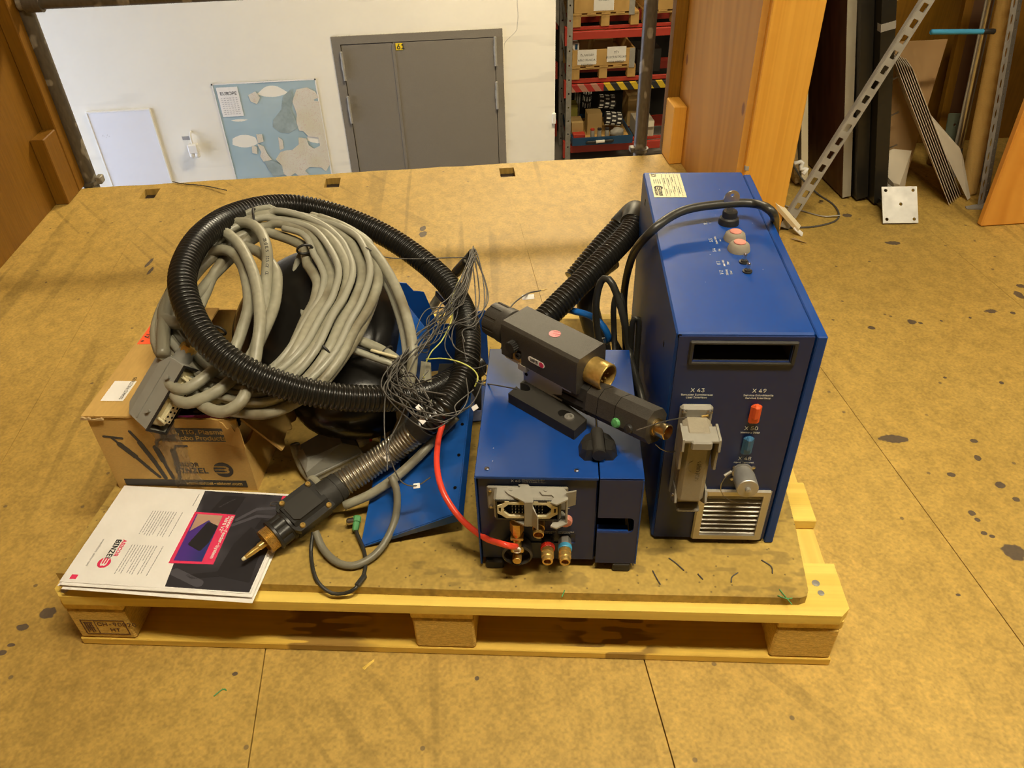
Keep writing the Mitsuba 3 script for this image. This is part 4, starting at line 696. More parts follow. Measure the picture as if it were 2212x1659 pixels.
part('torch_print', torch_print(([(0.136, 0.2655), (0.121, 0.2575), (0.1125, 0.242)], 0.004), ([(0.1125, 0.242), (0.1165, 0.212)], 0.0095), ([(0.1165, 0.212), (0.1215, 0.173)], 0.0065)), 'm_boxprint', bxk)
part('torch_print', torch_print(([(0.166, 0.2465), (0.148, 0.2465), (0.140, 0.235)], 0.004), ([(0.140, 0.235), (0.139, 0.206)], 0.010), ([(0.139, 0.206), (0.133, 0.173)], 0.006)), 'm_boxprint', bxk)
def crumple(x0, x1, z0, z1, n=9, m=18, amp=0.0012):
    r = np.random.default_rng(5); x = np.linspace(0, 1, n); z = np.linspace(0, 1, m); X, Zz = np.meshgrid(x, z, indexing='ij')
    v = np.stack([x0+(x1-x0)*X + 0.012*(0.5-Zz) + 0.002*r.standard_normal(X.shape)*((X == 0)|(X == 1)), np.full(X.shape, cy0-0.0016)-amp*r.random(X.shape), z0+(z1-z0)*Zz], -1).reshape(-1, 3)
    i, j = np.meshgrid(np.arange(n-1), np.arange(m-1), indexing='ij')
    q = np.stack([i*m+j, (i+1)*m+j, (i+1)*m+j+1, i*m+j+1], -1).reshape(-1, 4)
    return v, np.vstack([q[:, [0, 1, 2]], q[:, [0, 2, 3]]])
scene['m_tape'] = {'type': 'blendbsdf', 'weight': 0.90, 'a': {'type': 'principled', 'base_color': rgb(0.50, 0.40, 0.24), 'roughness': 0.2}, 'b': {'type': 'thindielectric', 'int_ior': 1.45}}
part('tape', crumple(0.120, 0.165, 0.150, 0.300), 'm_tape', bxk, label='crumpled clear packing tape')
lb = single('paper_label', rbox(0.026, 0.064, 0.249, 0.302, cz+0.0040, cz+0.0043), 'm_paper', 'small white paper label with a printed number on the left box flap', 'label')
part('number', text('10AKS 9827815', 0.0055, P4((0.0605, 0.252, cz+0.0044), (0, 1, 0), (-1, 0, 0), (0, 0, 1)), 0.0002), 'm_print', lb)
ob = single('orange_label', prism([(0.0165, 0.410), (0.070, 0.412), (0.070, 0.52), (0.0145, 0.515)], 0.0003, cz+0.0040), 'm_fluo', 'fluorescent orange handwritten label on the rear of the box flap', 'label')
part('handwriting', cat(text('* ALL SMALL', 0.011, P4((0.0300, 0.414, cz+0.0044), unit((0.08, 1, 0)), unit((-1, 0.08, 0)), (0, 0, 1)), 0.0002), text('PARTS', 0.010, P4((0.048, 0.418, cz+0.0044), unit((0.08, 1, 0)), unit((-1, 0.08, 0)), (0, 0, 1)), 0.0002)), 'm_print', ob)
# what shows inside the box
def lump(c, r, seed, amp=0.25, flat=0.6, sub=3):
    s = trimesh.creation.icosphere(sub); v = V(s.vertices); d = 1+amp*(meshkit.fbm(v*1.7+seed, 3, seed)-0.5)*2
    return v*d[:, None]*V(r)+V(c), V(s.faces)
single('plastic_bag', lump((0.190, 0.262, 0.272), (0.060, 0.040, 0.036), 3, 0.35), 'm_gloss', 'crumpled dark shiny plastic bag in the box below the grey connector hood', 'plastic bag', smooth=40)
single('purple_hose', tube([(0.135, 0.222, 0.300), (0.165, 0.221, 0.300), (0.21, 0.222, 0.302), (0.248, 0.226, 0.303), (0.253, 0.27, 0.298), (0.25, 0.33, 0.27)], 0.0042), 'm_purple', 'purple hose lying inside the front rim of the cardboard box', 'hose', smooth=True)

# ------------------------------------------------------------------ printed brochure
BT = RZ(-2.6, (0.0215, 0.0075, 0)); BZ0 = BZ+0.0002
bro = thing('brochure', 'stack of printed white pages with pink and dark cover, front left on the pallet', 'brochure')
brng = np.random.default_rng(11)
def sheet(w, d, z, th, wave, ph):
    n, k = 26, 10; x = np.linspace(0, w, n); y = np.linspace(0, d, k); X, Y_ = np.meshgrid(x, y, indexing='ij')
    zz = z + wave*(0.5+0.5*np.sin(X*24+ph))*(1-Y_/d)**2
    v0 = np.stack([X, Y_, zz], -1).reshape(-1, 3); v = np.vstack([v0, v0+V([0, 0, th])]); N = n*k
    i, j = np.meshgrid(np.arange(n-1), np.arange(k-1), indexing='ij')
    q = np.stack([i*k+j, (i+1)*k+j, (i+1)*k+j+1, i*k+j+1], -1).reshape(-1, 4)
    e = [a for a in range(k)] + [a*k+k-1 for a in range(1, n)] + [(n-1)*k+a for a in range(k-2, -1, -1)] + [a*k for a in range(n-2, 0, -1)]
    e = V(e); e2 = np.roll(e, -1); s = np.stack([e, e2, e2+N, e+N], 1)
    Q = np.vstack([q[:, ::-1], q+N, s]); return v, np.vstack([Q[:, [0, 1, 2]], Q[:, [0, 2, 3]]])
for k in range(7):
    dx, dy = brng.uniform(-0.006, 0.004), brng.uniform(-0.007, 0.002)
    if k == 1: dx, dy = 0.006, -0.009
    if k == 6: dx = dy = 0
    part('page', sheet(0.300, 0.203, BZ0+0.0013*k, 0.0006, 0.0012*(k < 6), brng.uniform(0, 6)), 'm_paper', bro, T=BT @ RZ(brng.uniform(-0.8, 0.8)*(k < 6), (dx, dy, 0)))
CZ = BZ0+0.0013*6+0.0007
cv = lambda m: xf(m, BT @ P4((0, 0, CZ), (1, 0, 0), (0, 1, 0), (0, 0, 1)))
def cover_col(p, n, uv):
    g = fbm(p.x*14, p.y*11, 1.0, 3)
    return mix((0.022, 0.021, 0.026), (0.17, 0.165, 0.19), smoothstep(0.35, 0.75, g)*smoothstep(0.02, 0.12, p.y))
pm('m_cover_photo', cover_col, 0.5)
pm('m_cover_dark', (0.014, 0.013, 0.016), 0.5)
pm('m_cover_mid', (0.060, 0.058, 0.070), 0.5)
pm('m_cover_violet', lambda p, n, uv: mix((0.06, 0.025, 0.20), (0.012, 0.03, 0.13), smoothstep(0.19, 0.24, p.x)), 0.5)
pm('m_cover_sand', (0.40, 0.25, 0.17), 0.5)
part('cover_photo', cv(prism([(0.166, 0.003), (0.297, 0.002), (0.298, 0.198), (0.146, 0.200), (0.150, 0.15), (0.160, 0.05)], 0.0002)), 'm_cover_photo', bro)
part('photo_shapes', cv(cat(*[prism(Polygon(q).buffer(0.001), 0.0002, 0.0003) for q in ([(0.175, 0.155), (0.215, 0.155), (0.22, 0.19), (0.185, 0.19)], [(0.235, 0.03), (0.290, 0.02), (0.285, 0.10), (0.255, 0.125), (0.24, 0.09)], [(0.20, 0.02), (0.25, 0.03), (0.24, 0.036), (0.19, 0.026)], [(0.262, 0.125), (0.285, 0.12), (0.287, 0.14), (0.266, 0.143)])])), 'm_cover_dark', bro)
part('photo_shapes', cv(cat(*[prism(g, 0.0002, 0.0003) for g in (stroke([(0.225, 0.140), (0.25, 0.165), (0.297, 0.172)], 0.006), stroke([(0.222, 0.128), (0.255, 0.150), (0.297, 0.150)], 0.006), stroke([(0.17, 0.03), (0.215, 0.012)], 0.014), stroke([(0.185, 0.165), (0.205, 0.185)], 0.002))])), 'm_cover_mid', bro)
part('pink_frame', cv(prism(Polygon([(0.152, 0.046), (0.223, 0.048), (0.219, 0.150), (0.149, 0.152)]), 0.0002, 0.0006)), 'm_pink', bro)
part('inset_photo', cv(prism(Polygon([(0.158, 0.051), (0.203, 0.052), (0.199, 0.146), (0.154, 0.147)]), 0.0002, 0.0009)), 'm_cover_violet', bro)
part('inset_shapes', cv(prism(Polygon([(0.156, 0.147), (0.199, 0.146), (0.200, 0.118), (0.18, 0.135), (0.158, 0.11)]), 0.0002, 0.0012)), 'm_cover_sand', bro)
part('inset_shapes', cv(prism(Polygon([(0.170, 0.085), (0.182, 0.128), (0.197, 0.122), (0.196, 0.09), (0.190, 0.075)]).buffer(0.003), 0.0002, 0.0013)), 'm_cover_dark', bro)
RD = lambda x, y, z=0.0009: P4((x, y, z), (0, -1, 0), (1, 0, 0), (0, 0, 1))
part('title', cv(cat(text('Master-Feeder-System', 0.0056, RD(0.213, 0.1465), 0.0002, True), text('"MFS V2"', 0.0056, RD(0.2055, 0.1465), 0.0002, True))), 'm_white', bro)
tl = []
for i in range(11):
    x = 0.128-0.0045*i-(0.006 if i > 0 else 0)
    for y0_, y1_ in ((0.150, 0.095+0.014*brng.random()*(i % 5 == 4)*2), (0.078, 0.020+0.03*brng.random()*(i % 4 == 3))):
        y = y0_ - 0.0005
        while y > y1_+0.004:
            w = brng.uniform(0.002, 0.007); tl.append(rbox(x, x+0.0012, max(y-w, y1_), y, 0, 0.0003)); y -= w+0.0012
part('text_lines', cv(cat(*tl)), 'm_print_grey', bro, kind='stuff')
part('text_line', cv(rbox(0.1385, 0.1397, 0.165, 0.192, 0, 0.0003)), 'm_print_grey', bro)
part('lettering', cv(text('ABICOR', 0.0062, RD(0.0585, 0.0865, 0), 0.0003, True)), 'm_pink', bro)
part('lettering', cv(text('BINZEL', 0.0085, RD(0.0475, 0.0865, 0), 0.0003, True)), 'm_print', bro)
part('logo', cv(logo(RD(0.0505, 0.0395, 0), 0.0100, 0.0003)), 'm_pink', bro)
part('lettering', cv(text('www.binzel-abicor.com', 0.0034, RD(0.0245, 0.085, 0), 0.0003)), 'm_print_grey', bro)
for x0_, y0_ in ((0.013, 0.006), (0.283, 0.189)): part('pink_square', cv(rbox(x0_, x0_+0.010, y0_, y0_+0.008, 0.0003, 0.0007)), 'm_pink', bro)
single('paper_clip', tube([tuple((BT @ V([x, y, z, 1]))[:3]) for x, y, z in ((0.297, 0.176, CZ+0.001), (0.272, 0.174, CZ+0.001), (0.269, 0.178, CZ+0.001), (0.272, 0.182, CZ+0.001), (0.296, 0.183, CZ+0.001), (0.3005, 0.180, CZ-0.001), (0.300, 0.178, CZ-0.004))], 0.0006, 8, 0.002), 'm_steel', 'wire paper clip on the right edge of the brochure cover', 'paper clip', smooth=True)
single('plastic_sleeve', cat(*[xf(prism([(-0.018, -0.002), (0.05, -0.002), (0.05, 0.206), (-0.006, 0.204)], 0.0003, z), BT) for z in (BZ0-0.0004+0.0036,)]), 'm_film', 'clear plastic sleeve showing beyond the left edge of the brochure', 'plastic sleeve')

# ------------------------------------------------------------------ black helmet under the coil
def helmet():
    s = trimesh.creation.icosphere(4); v = V(s.vertices)
    r = np.ones(len(v)); ridge = np.exp(-(v[:, 0]/0.16)**2)*(v[:, 2] > -0.2); r += 0.055*ridge
    r += 0.03*np.exp(-((v[:, 2]+0.15)/0.10)**2)
    v = v*r[:, None]*V([0.158, 0.175, 0.080]); v[:, 2] = np.where(v[:, 2] < -0.03, -0.03+(v[:, 2]+0.03)*0.75, v[:, 2])
    return v, V(s.faces)
HT = P4((0.335, 0.478, 0.315), (1, 0, 0), unit((0, 0.95, 0.31)), unit((0, -0.31, 0.95)))
hel = thing('welding_helmet', 'black glossy helmet shell lying under the grey cable coil behind the box', 'helmet')
part('shell', helmet(), 'm_gloss', hel, smooth=True, T=HT)
part('chin_guard', lump((0.415, 0.360, 0.245), (0.115, 0.095, 0.075), 6, 0.05), 'm_gloss', hel, smooth=True)
part('visor_rim', tube([(0.135*math.cos(a)*0.9+0.02, -0.150+0.055*abs(math.cos(a))**2, -0.035+0.040*math.sin(a)) for a in np.linspace(0, 2*math.pi, 20)[:-1]], 0.006, 8, 0.01, True), 'm_black', hel, smooth=True, T=HT)

# ------------------------------------------------------------------ blue sheet metal
def slab(c, th):
    c = V(c); n = unit(np.cross(c[1]-c[0], c[-1]-c[0])); return hull(np.vstack([c, c-n*th]))
lc = thing('sheet_metal_cover', 'tilted blue sheet metal cover with holes, between the box and the feed unit', 'cover')
LC = V([(0.4655, 0.092, 0.1500), (0.618, 0.121, 0.200), (0.622, 0.345, 0.262), (0.470, 0.322, 0.214)])
part('plate', slab(LC, 0.0015), 'm_blue_lid', lc)
pm('m_blue_lid', lambda p, n, uv: mix((0.006, 0.070, 0.30), (0.13, 0.12, 0.10), smoothstep(0.5, 0.85, fbm(p.x*16, p.y*16, 2.0, 4))*0.5), 0.4)
nn = unit(np.cross(LC[1]-LC[0], LC[3]-LC[0]))
part('flange', slab([LC[0]-nn*0.0016, LC[1]-nn*0.0016, LC[1]-nn*0.024, LC[0]-nn*0.0025], 0.0015), 'm_blue_lid', lc)
part('flange', slab([LC[1]-nn*0.0016, LC[2]-nn*0.0016, LC[2]-nn*0.020, LC[1]-nn*0.024], 0.0015), 'm_blue_lid', lc)
ex_, ey_ = unit(LC[1]-LC[0]), unit(LC[3]-LC[0])
for a, b, rx in ((0.33, 0.56, 0.014), ):
    c = LC[0]+a*(LC[1]-LC[0])+b*(LC[3]-LC[0]); part('slot', xf(prism(affinity.rotate(affinity.scale(Point(0, 0).buffer(1), 0.006, 0.0145, origin=(0, 0)), -25, origin=(0, 0)), 0.0004), P4(c+nn*0.0001, ex_, np.cross(nn, ex_), nn)), 'm_hole', lc)
for b in (0.20, 0.46, 0.72):
    c = LC[1]+b*(LC[2]-LC[1])-nn*0.011; m_ = unit(np.cross(unit(LC[2]-LC[1]), -nn)); m_ = -m_ if m_[0] < 0 else m_
    part('hole', lathe([(0.0045, 0), (0.0045, 0.0006)], 14, c+m_*0.0002, m_), 'm_hole', lc)
    c = LC[1]+b*(LC[2]-LC[1])-(LC[1]-LC[0])*0.05; part('hole', lathe([(0.0028, 0), (0.0028, 0.0005)], 12, c+nn*0.0001, nn), 'm_hole', lc)
uh = thing('sheet_metal_housing', 'bent blue sheet metal housing with a raised flange, behind the cable coil', 'housing')
UA = V([(0.440, 0.372, 0.225), (0.530, 0.372, 0.225), (0.545, 0.430, 0.325), (0.470, 0.520, 0.365), (0.415, 0.470, 0.320)])
part('front_panel', hull(np.vstack([UA, UA+V([0.0008, 0.004, -0.004])])), 'm_blue_lid', uh)
UB = V([(0.455, 0.470, 0.165), (0.640, 0.520, 0.165), (0.640, 0.520, 0.290), (0.610, 0.515, 0.288), (0.585, 0.512, 0.268), (0.548, 0.505, 0.270), (0.520, 0.540, 0.345), (0.500, 0.545, 0.350), (0.488, 0.545, 0.368), (0.470, 0.548, 0.372)])
ub_o, ub_x = V([0.455, 0.52, 0.165]), unit((0.185, 0.04, 0))
ubp = Polygon([((q-ub_o) @ ub_x, q[2]-0.165) for q in UB])
part('rear_panel', xf(prism(ubp.buffer(0.002), 0.0025), P4(ub_o, ub_x, (0, 0, 1), np.cross(ub_x, (0, 0, 1)))), 'm_blue', uh)
part('floor_panel', hull([(x, y, z) for x, y in ((0.475, 0.375), (0.632, 0.400), (0.632, 0.512), (0.50, 0.50)) for z in (FZ+0.002, FZ+0.004)]), 'm_blue_dark', uh)
part('flange', bar((0.533, 0.600, 0.305), (0.616, 0.500, 0.272), 0.004, 0.012, bev=0.0015), 'm_blue', uh)
part('dark_panel', slab([(0.540, 0.392, 0.17), (0.632, 0.405, 0.17), (0.632, 0.45, 0.245), (0.555, 0.44, 0.25)], 0.002), 'm_black_matte', uh)

# ------------------------------------------------------------------ cables
def spiral(ring, turns, tang=0.0, seed=1):
    """one cable wound round the ring (bundle axis): turns = [(outward, up)] per turn"""
    base = spline(ring, 0.012, True)[:-1]; n = len(base); c = base.mean(0); nrm = unit((0, -0.316, 0.949)); r = np.random.default_rng(seed)
    tg = np.roll(base, -1, 0)-np.roll(base, 1, 0); out = np.cross(tg, nrm); out /= np.linalg.norm(out, axis=1, keepdims=True)
    out *= np.sign(np.sum(out*(base-c), 1)).mean() or 1
    wid = np.interp(np.arange(n)/n, np.array([0, 1, 2, 3, 4, 5, 6, 7, 8, 9, 10, 11, 12, 13, 14])/14, [0.62, 0.8, 1.45, 1.35, 1.2, 1.15, 0.95, 0.7, 0.8, 0.85, 0.85, 0.95, 0.8, 0.65, 0.62])
    pts = []
    for k, (o, u) in enumerate(turns):
        o2, u2 = turns[min(k+1, len(turns)-1)]
        s = np.clip((np.arange(n)/n-0.62)/0.3, 0, 1); s = s*s*(3-2*s)
        w = (o+(o2-o)*s); h = (u+(u2-u)*s)
        ph = r.uniform(0, 6.28); wob = 0.0022*np.sin(np.arange(n)/n*2*math.pi*2+ph)
        pts.append(base + out*((w*wid)+wob)[:, None] + nrm*(h + 0.004*np.sin(np.arange(n)/n*2*math.pi*3+ph))[:, None])
    return np.vstack(pts)
ring = PT['ring']
ca = thing('cable_coil', 'large coil of thick grey control cable on top of the box and helmet', 'cable')
A_T = [(0.045, 0.0), (0.026, 0.008), (0.006, 0.014), (-0.014, 0.012), (-0.033, 0.002)]
part('cable', sweep(spiral(ring, A_T, seed=2)[4:-4], 0.0092, 12), 'm_cable', ca, smooth=True)
for nm in ('out_1', 'arc_1'): part('cable', tube(PT[nm], 0.0088, 12), 'm_cable', ca, smooth=True)
part('cable', tube(PT['lead_1'], 0.0086, 12), 'm_cable', ca, smooth=True)
part('cable', tube(PT['in_2'], 0.0075, 12), 'm_cable', ca, smooth=True)
cbk = thing('cable_coil', 'coil of thinner light grey cable wound among the thick grey coil', 'cable')
B_T = [(-0.024, 0.016), (0.016, 0.022), (0.036, 0.016), (-0.004, 0.024)]
part('cable', sweep(spiral(ring, B_T, seed=9)[2:-6], 0.0060, 10), 'm_cable_light', cbk, smooth=True)
for nm in ('in_1', 'out_2', 'arc_2', 'lead_2'): part('cable', tube(PT[nm], 0.0060, 10), 'm_cable_light', cbk, smooth=True)
cck = thing('cable_coil', 'bundle of thick dusty grey cable loops ending in the grey connector hood', 'cable')
for nm in ('c_b', 'c_c', 'c_d'): part('loop', tube(PT[nm], 0.0094, 12, closed=nm != 'c_d'), 'm_cable', cck, smooth=True)
part('loop', tube(PT['c_a'], 0.0096, 12, closed=True), 'm_cable', cck, smooth=True)
part('lead', tube(PT['c_end'], 0.0105, 12), 'm_cable_dark', cck, smooth=True)
def tie(c, axis, r, key_, mat='m_black', w=0.0045):
    f = frame_z(c, axis); a = np.linspace(0, 2*math.pi, 20)[:-1]
    k = part('cable_tie', xf(lathe([(r, -w/2), (r+0.0012, -w/2), (r+0.0012, w/2), (r, w/2), (r, -w/2)], 20), f), mat, key_, smooth=30, label='black cable tie' if mat == 'm_black' else 'white cable tie')
    part('lock', rbox(r-0.001, r+0.005, -0.003, 0.003, -0.003, 0.003, 0.001), mat, k, T=f)
bs = spline(ring, 0.012, True)
def tie_at(i, j, r, o, key_):
    part('cable_tie', tube([tuple(bs[i]+V(q)) for q in o], 0.0024, 8, 0.004, True), 'm_black', key_, smooth=True, label='black cable tie')
nrm_ = V([0, -0.316, 0.949])
def tie_loop(px_c, tang, ro, rn, key_, mat='m_black'):
    tang = unit(tang); o = unit(np.cross(tang, nrm_)); c = V(px_c)
    part('cable_tie', tube([tuple(c+o*ro*math.cos(a)+nrm_*rn*math.sin(a)) for a in np.linspace(0, 2*math.pi, 15)[:-1]], 0.0021, 8, 0.004, True), mat, key_, smooth=True, label='black cable tie')
tie_loop(V(ring[13])+nrm_*0.008+V([0.018, 0.004, 0]), ring[0]-ring[13], 0.034, 0.034, ca)
tie_loop(V(ring[1])+nrm_*0.022+V([-0.010, -0.05, -0.012]), (0.35, -1, -0.33), 0.013, 0.010, cbk)
tie_loop(V(ring[5])+nrm_*0.012+V([0.024, 0.006, 0]), ring[6]-ring[5], 0.016, 0.014, cbk)
tie_loop(V(ring[9])+nrm_*0.012+V([0.03, 0.05, 0.018]), (0.3, 1, 0.33), 0.011, 0.010, cck)
tie_loop(PT['lead_1'][2]+V([0.014, -0.008, -0.006]), PT['lead_1'][3]-PT['lead_1'][2], 0.016, 0.010, ca)
part('cable_tie', bar(PT['lead_1'][2]+V([-0.008, -0.014, 0.006]), PT['lead_1'][3]+V([0.008, -0.010, 0.008]), 0.005, 0.004, bev=0.001), 'm_cream', ca, label='pale cable tie tail')
def cable_text(path, s, h, r, keyp):
    """lettering along a cable path"""
    p = spline(path, 0.004); L = np.r_[0, np.cumsum(np.linalg.norm(np.diff(p, axis=0), axis=1))]
    ms = []; at = L[-1]*0.25; step = h*0.72
    view = unit(CAM - p.mean(0))
    for ch in s:
        if at > L[-1]*0.95: break
        c = V([np.interp(at, L, p[:, k]) for k in range(3)]); c2 = V([np.interp(at+0.004, L, p[:, k]) for k in range(3)])
        if ch != ' ':
            tg = unit(c2-c); up = unit(view-tg*np.dot(view, tg)); side = np.cross(up, tg)
            ms.append(xf(meshkit.text_mesh(ch, h, 0.0004), P4(c+up*(r-0.0001)-side*h/2, tg, side, up)))
        at += step
    if ms: part('cable_print', cat(*ms), 'm_print', keyp)
cable_text(PT['out_1'][1:], '6-6  ÖLFLEX CLASSIC 115 CY', 0.0052, 0.0088, ca)
cable_text(PT['c_b'][2:9], '25 G 0.5  115 CY  CE', 0.0052, 0.0094, cck)

# big corrugated hose ends in a torch
tor = thing('welding_torch', 'black machine torch on a ribbed black hose looped over the cable coil', 'torch')
part('hose', ribbed(PT['hose_loop'], 0.0222), 'm_hose', tor, smooth=True)
ax = PT['torch_axis']
sp = spline(np.vstack([PT['hose_loop'][1], ax[0], ax[1], ax[2], ax[3]]), 0.004)
d0 = np.linalg.norm(sp-ax[0], axis=1).argmin()
part('hose', ribbed(sp[d0-2:d0+13], 0.0222), 'm_hose', tor, smooth=True)
cu = sp[d0+11:d0+18]
part('cuff', sweep(cu, 0.0240, 24), 'm_black_matte', tor, smooth=35)
part('spring_sleeve', ribbed(sp[d0+17:-3], 0.0225, 0.0062, 0.0022, 24), 'm_spring', tor, smooth=True, label='steel spring sleeve')
ta = unit(ax[6]-ax[3]); TF = frame_x(sp[-6], ta, (0.10, -0.25, 1)); TX = lambda x, r: (r, x)
def along(prof, n=28, x0=0.0): return xf(lathe(prof, n), TF @ P4((x0, 0, 0), (0, 1, 0), (0, 0, 1), (1, 0, 0)))
part('collar', along([(0.0225, 0), (0.0240, 0.002), (0.0240, 0.012), (0.0232, 0.0125), (0.0232, 0.014), (0.0245, 0.0145), (0.0255, 0.040), (0.020, 0.042)]), 'm_black_matte', tor, smooth=30)
bd = part('handle', xf(hull([(x, s*y, z) for x, y, z in ((0.036, 0.024, 0.016), (0.036, 0.017, 0.024), (0.100, 0.024, 0.016), (0.100, 0.017, 0.024), (0.100, 0.024, -0.016), (0.036, 0.024, -0.016), (0.036, 0.017, -0.024), (0.100, 0.017, -0.024)) for s in (-1, 1)]), TF), 'm_black', tor, smooth=25)
part('plate', xf(prism(Polygon([(0.034, -0.031), (0.058, -0.031), (0.068, -0.031), (0.098, -0.031), (0.103, -0.024), (0.103, 0.024), (0.098, 0.031), (0.034, 0.031)]).buffer(0.0015), 0.010, 0.008), TF), 'm_black', bd)
part('raised_panel', xf(prism(Polygon([(0.046, -0.019), (0.089, -0.019), (0.096, -0.013), (0.096, 0.013), (0.089, 0.019), (0.046, 0.019)]), 0.0035, 0.0235), TF), 'm_black_matte', bd)
part('plate', xf(prism(rrect(0.028, 0.066, -0.040, -0.018, 0.002), 0.014, -0.018), TF), 'm_black', bd)
for x in (0.041, 0.091):
    for y in (-0.0265, 0.0265):
        sc_ = part('screw', xf(lathe([(0.0046, 0), (0.0046, 0.002), (0.0038, 0.0035), (0.0018, 0.0035), (0.0018, 0.001), (0, 0.001)], 16, (x, y, 0.018)), TF), 'm_brass', tor, smooth=30, label='brass screw')
nut = [(0.021+0.0035*(0.5+0.5*math.cos(8*a))**0.4, a) for a in np.linspace(0, 2*math.pi, 64)[:-1]]
npoly = Polygon([(r*math.cos(a), r*math.sin(a)) for r, a in nut])
part('union_nut', cat(xf(prism(npoly, 0.022), TF @ P4((0.105, 0, 0), (0, 1, 0), (0, 0, 1), (1, 0, 0))), along([(0.0235, 0.100), (0.0255, 0.1015), (0.0255, 0.1055), (0.0235, 0.107)]), along([(0.0235, 0.125), (0.0255, 0.1265), (0.0255, 0.130), (0.0225, 0.131)])), 'm_black', tor, smooth=30)
thr = [(0.0205, 0.130)]
for k in range(7): thr += [(0.0205, 0.1310+0.0021*k), (0.0195, 0.1320+0.0021*k)]
part('threaded_ring', along(thr+[(0.0205, 0.1460), (0.0150, 0.1462), (0.0150, 0.143), (0.006, 0.143)]), 'm_brass', tor, smooth=25, label='brass threaded ring')
part('tip', along([(0.0060, 0.140), (0.0060, 0.156), (0.0048, 0.158), (0.0046, 0.170), (0.0032, 0.182), (0.0022, 0.185), (0, 0.1855)], 16), 'm_brass', tor, smooth=30, label='brass nozzle tip with a pale end')
part('tip_end', along([(0.0034, 0.1815), (0.0030, 0.184), (0.0024, 0.1868), (0, 0.1875)], 12), 'm_cream', tor, smooth=True)
hb = single('corrugated_hose', ribbed(PT['hose_b'], 0.0222), 'm_hose', 'black corrugated hose rising from behind the black coupling to the tall cabinet', 'hose', smooth=True)
part('end_sleeve', sweep(spline(PT['hose_b'][2:6], 0.006)[2:-4], 0.0236, 20), 'm_rubber', hb, smooth=35)

# connector hoods
def hood_frame(A, B, back, toward):
    A, B = V(A), V(B); x = unit(B-A); z = -V(back); z = unit(z-x*np.dot(z, x)); y = np.cross(z, x)
    if np.dot(y, V(toward)) < 0: x_ = x; y = -y
    return P4(A, x, y, z), np.linalg.norm(B-A)
HF, HL = hood_frame((0.193, 0.240, 0.392), (0.133, 0.172, 0.312), (-0.060, 0.014, 0.024), (0.3, 0.9, 0.3))
HL = 0.118
_c, _s = math.cos(math.radians(24)), math.sin(math.radians(24))
HF = HF @ P4((0, 0, 0), (1, 0, 0), (0, _c, _s), (0, -_s, _c))
hd1 = thing('connector_hood', 'grey multipole connector hood showing its cream socket insert, on the left box flap', 'connector')
hd_out = m3.Manifold.hull_points(V([(x, y, z) for x, y, z in ((0.002, 0.002, 0), (HL-0.002, 0.002, 0), (0, 0.006, 0), (HL, 0.006, 0), (0, 0.038, 0), (HL, 0.038, 0), (0.003, 0.044, 0), (HL-0.003, 0.044, 0), (0.004, 0.004, -0.05), (HL-0.004, 0.004, -0.05), (0.004, 0.040, -0.05), (HL-0.004, 0.040, -0.05), (0.012, 0.008, -0.066), (HL-0.018, 0.008, -0.066), (0.012, 0.036, -0.066), (HL-0.018, 0.036, -0.066))]))
part('shell', hd_out - mbox(0.0035, HL-0.0035, 0.004, 0.040, -0.034, 0.01), 'm_hood', hd1, T=HF)
part('gasket', vf(mbox(0.0005, HL-0.0005, 0.001, 0.043, -0.0005, 0.002) - mbox(0.004, HL-0.004, 0.0045, 0.0395, -0.01, 0.01)), 'm_black', hd1, T=HF)
part('inside', rbox(0.0036, HL-0.0036, 0.0042, 0.0398, -0.0338, -0.030), 'm_hole', hd1, T=HF)
ik = part('insert', vf(man(rbox(0.010, HL-0.012, 0.010, 0.036, -0.029, -0.004, 0.001)) + mbox(0.008, 0.014, 0.006, 0.036, -0.029, -0.012) + mbox(HL-0.020, HL-0.009, 0.0055, 0.036, -0.029, -0.010)), 'm_cream', hd1, T=HF, label='cream plastic socket insert')
part('contact_block', rbox(0.016, HL-0.020, 0.018, 0.0355, -0.0042, 0.0045, 0.001), 'm_cream', ik, T=HF)
part('socket_holes', cat(*[lathe([(0.0019, 0), (0.0019, 0.0003)], 10, (0.0205+0.0082*i, 0.0225+0.0085*j, 0.0045)) for i in range(10) for j in (0, 1)]), 'm_hole', ik, T=HF, kind='stuff')
for x in (0.020, 0.058, 0.094): part('post', lathe([(0.0024, 0), (0.0024, 0.019)], 10, (x, 0.0135, -0.0045)), 'm_cream', ik, T=HF)
for x in (0.030, 0.090): part('locking_pin', lathe([(0.0042, -0.0055), (0.0026, -0.001), (0.0026, 0.001)], 12, (x, 0.0015, -0.014), (0, 1, 0)), 'm_hood', hd1, T=HF, smooth=30)
part('ridge', rbox(0.008, HL-0.008, 0.0012, 0.003, -0.032, -0.030), 'm_hood', hd1, T=HF)
part('entry', lathe([(0.0145, -0.008), (0.0145, 0.006), (0.0125, 0.012), (0.0125, 0.018)], 20, (0.0, 0.022, -0.030), (-1, 0, 0)), 'm_hood', hd1, T=HF, smooth=30)
part('gland', lathe([(0.0128, 0.014), (0.0135, 0.018), (0.0135, 0.024), (0.0108, 0.028)], 8, (0.0, 0.022, -0.030), (-1, 0, 0)), 'm_brass', hd1, T=HF, smooth=30)
ga = (HF @ V([-0.026, 0.022, -0.030, 1]))[:3]; gb = (HF @ V([-0.060, 0.022, -0.030, 1]))[:3]
part('lead', tube([ga, gb, PT['c_end'][3], PT['c_end'][2]], 0.0108, 12), 'm_cable_dark', cck, smooth=True)
part('lead_tag', lathe([(0.0112, 0), (0.0114, 0.0005), (0.0114, 0.012), (0.0112, 0.0125)], 16, gb, gb-ga), 'm_cable_light', cck, smooth=30)

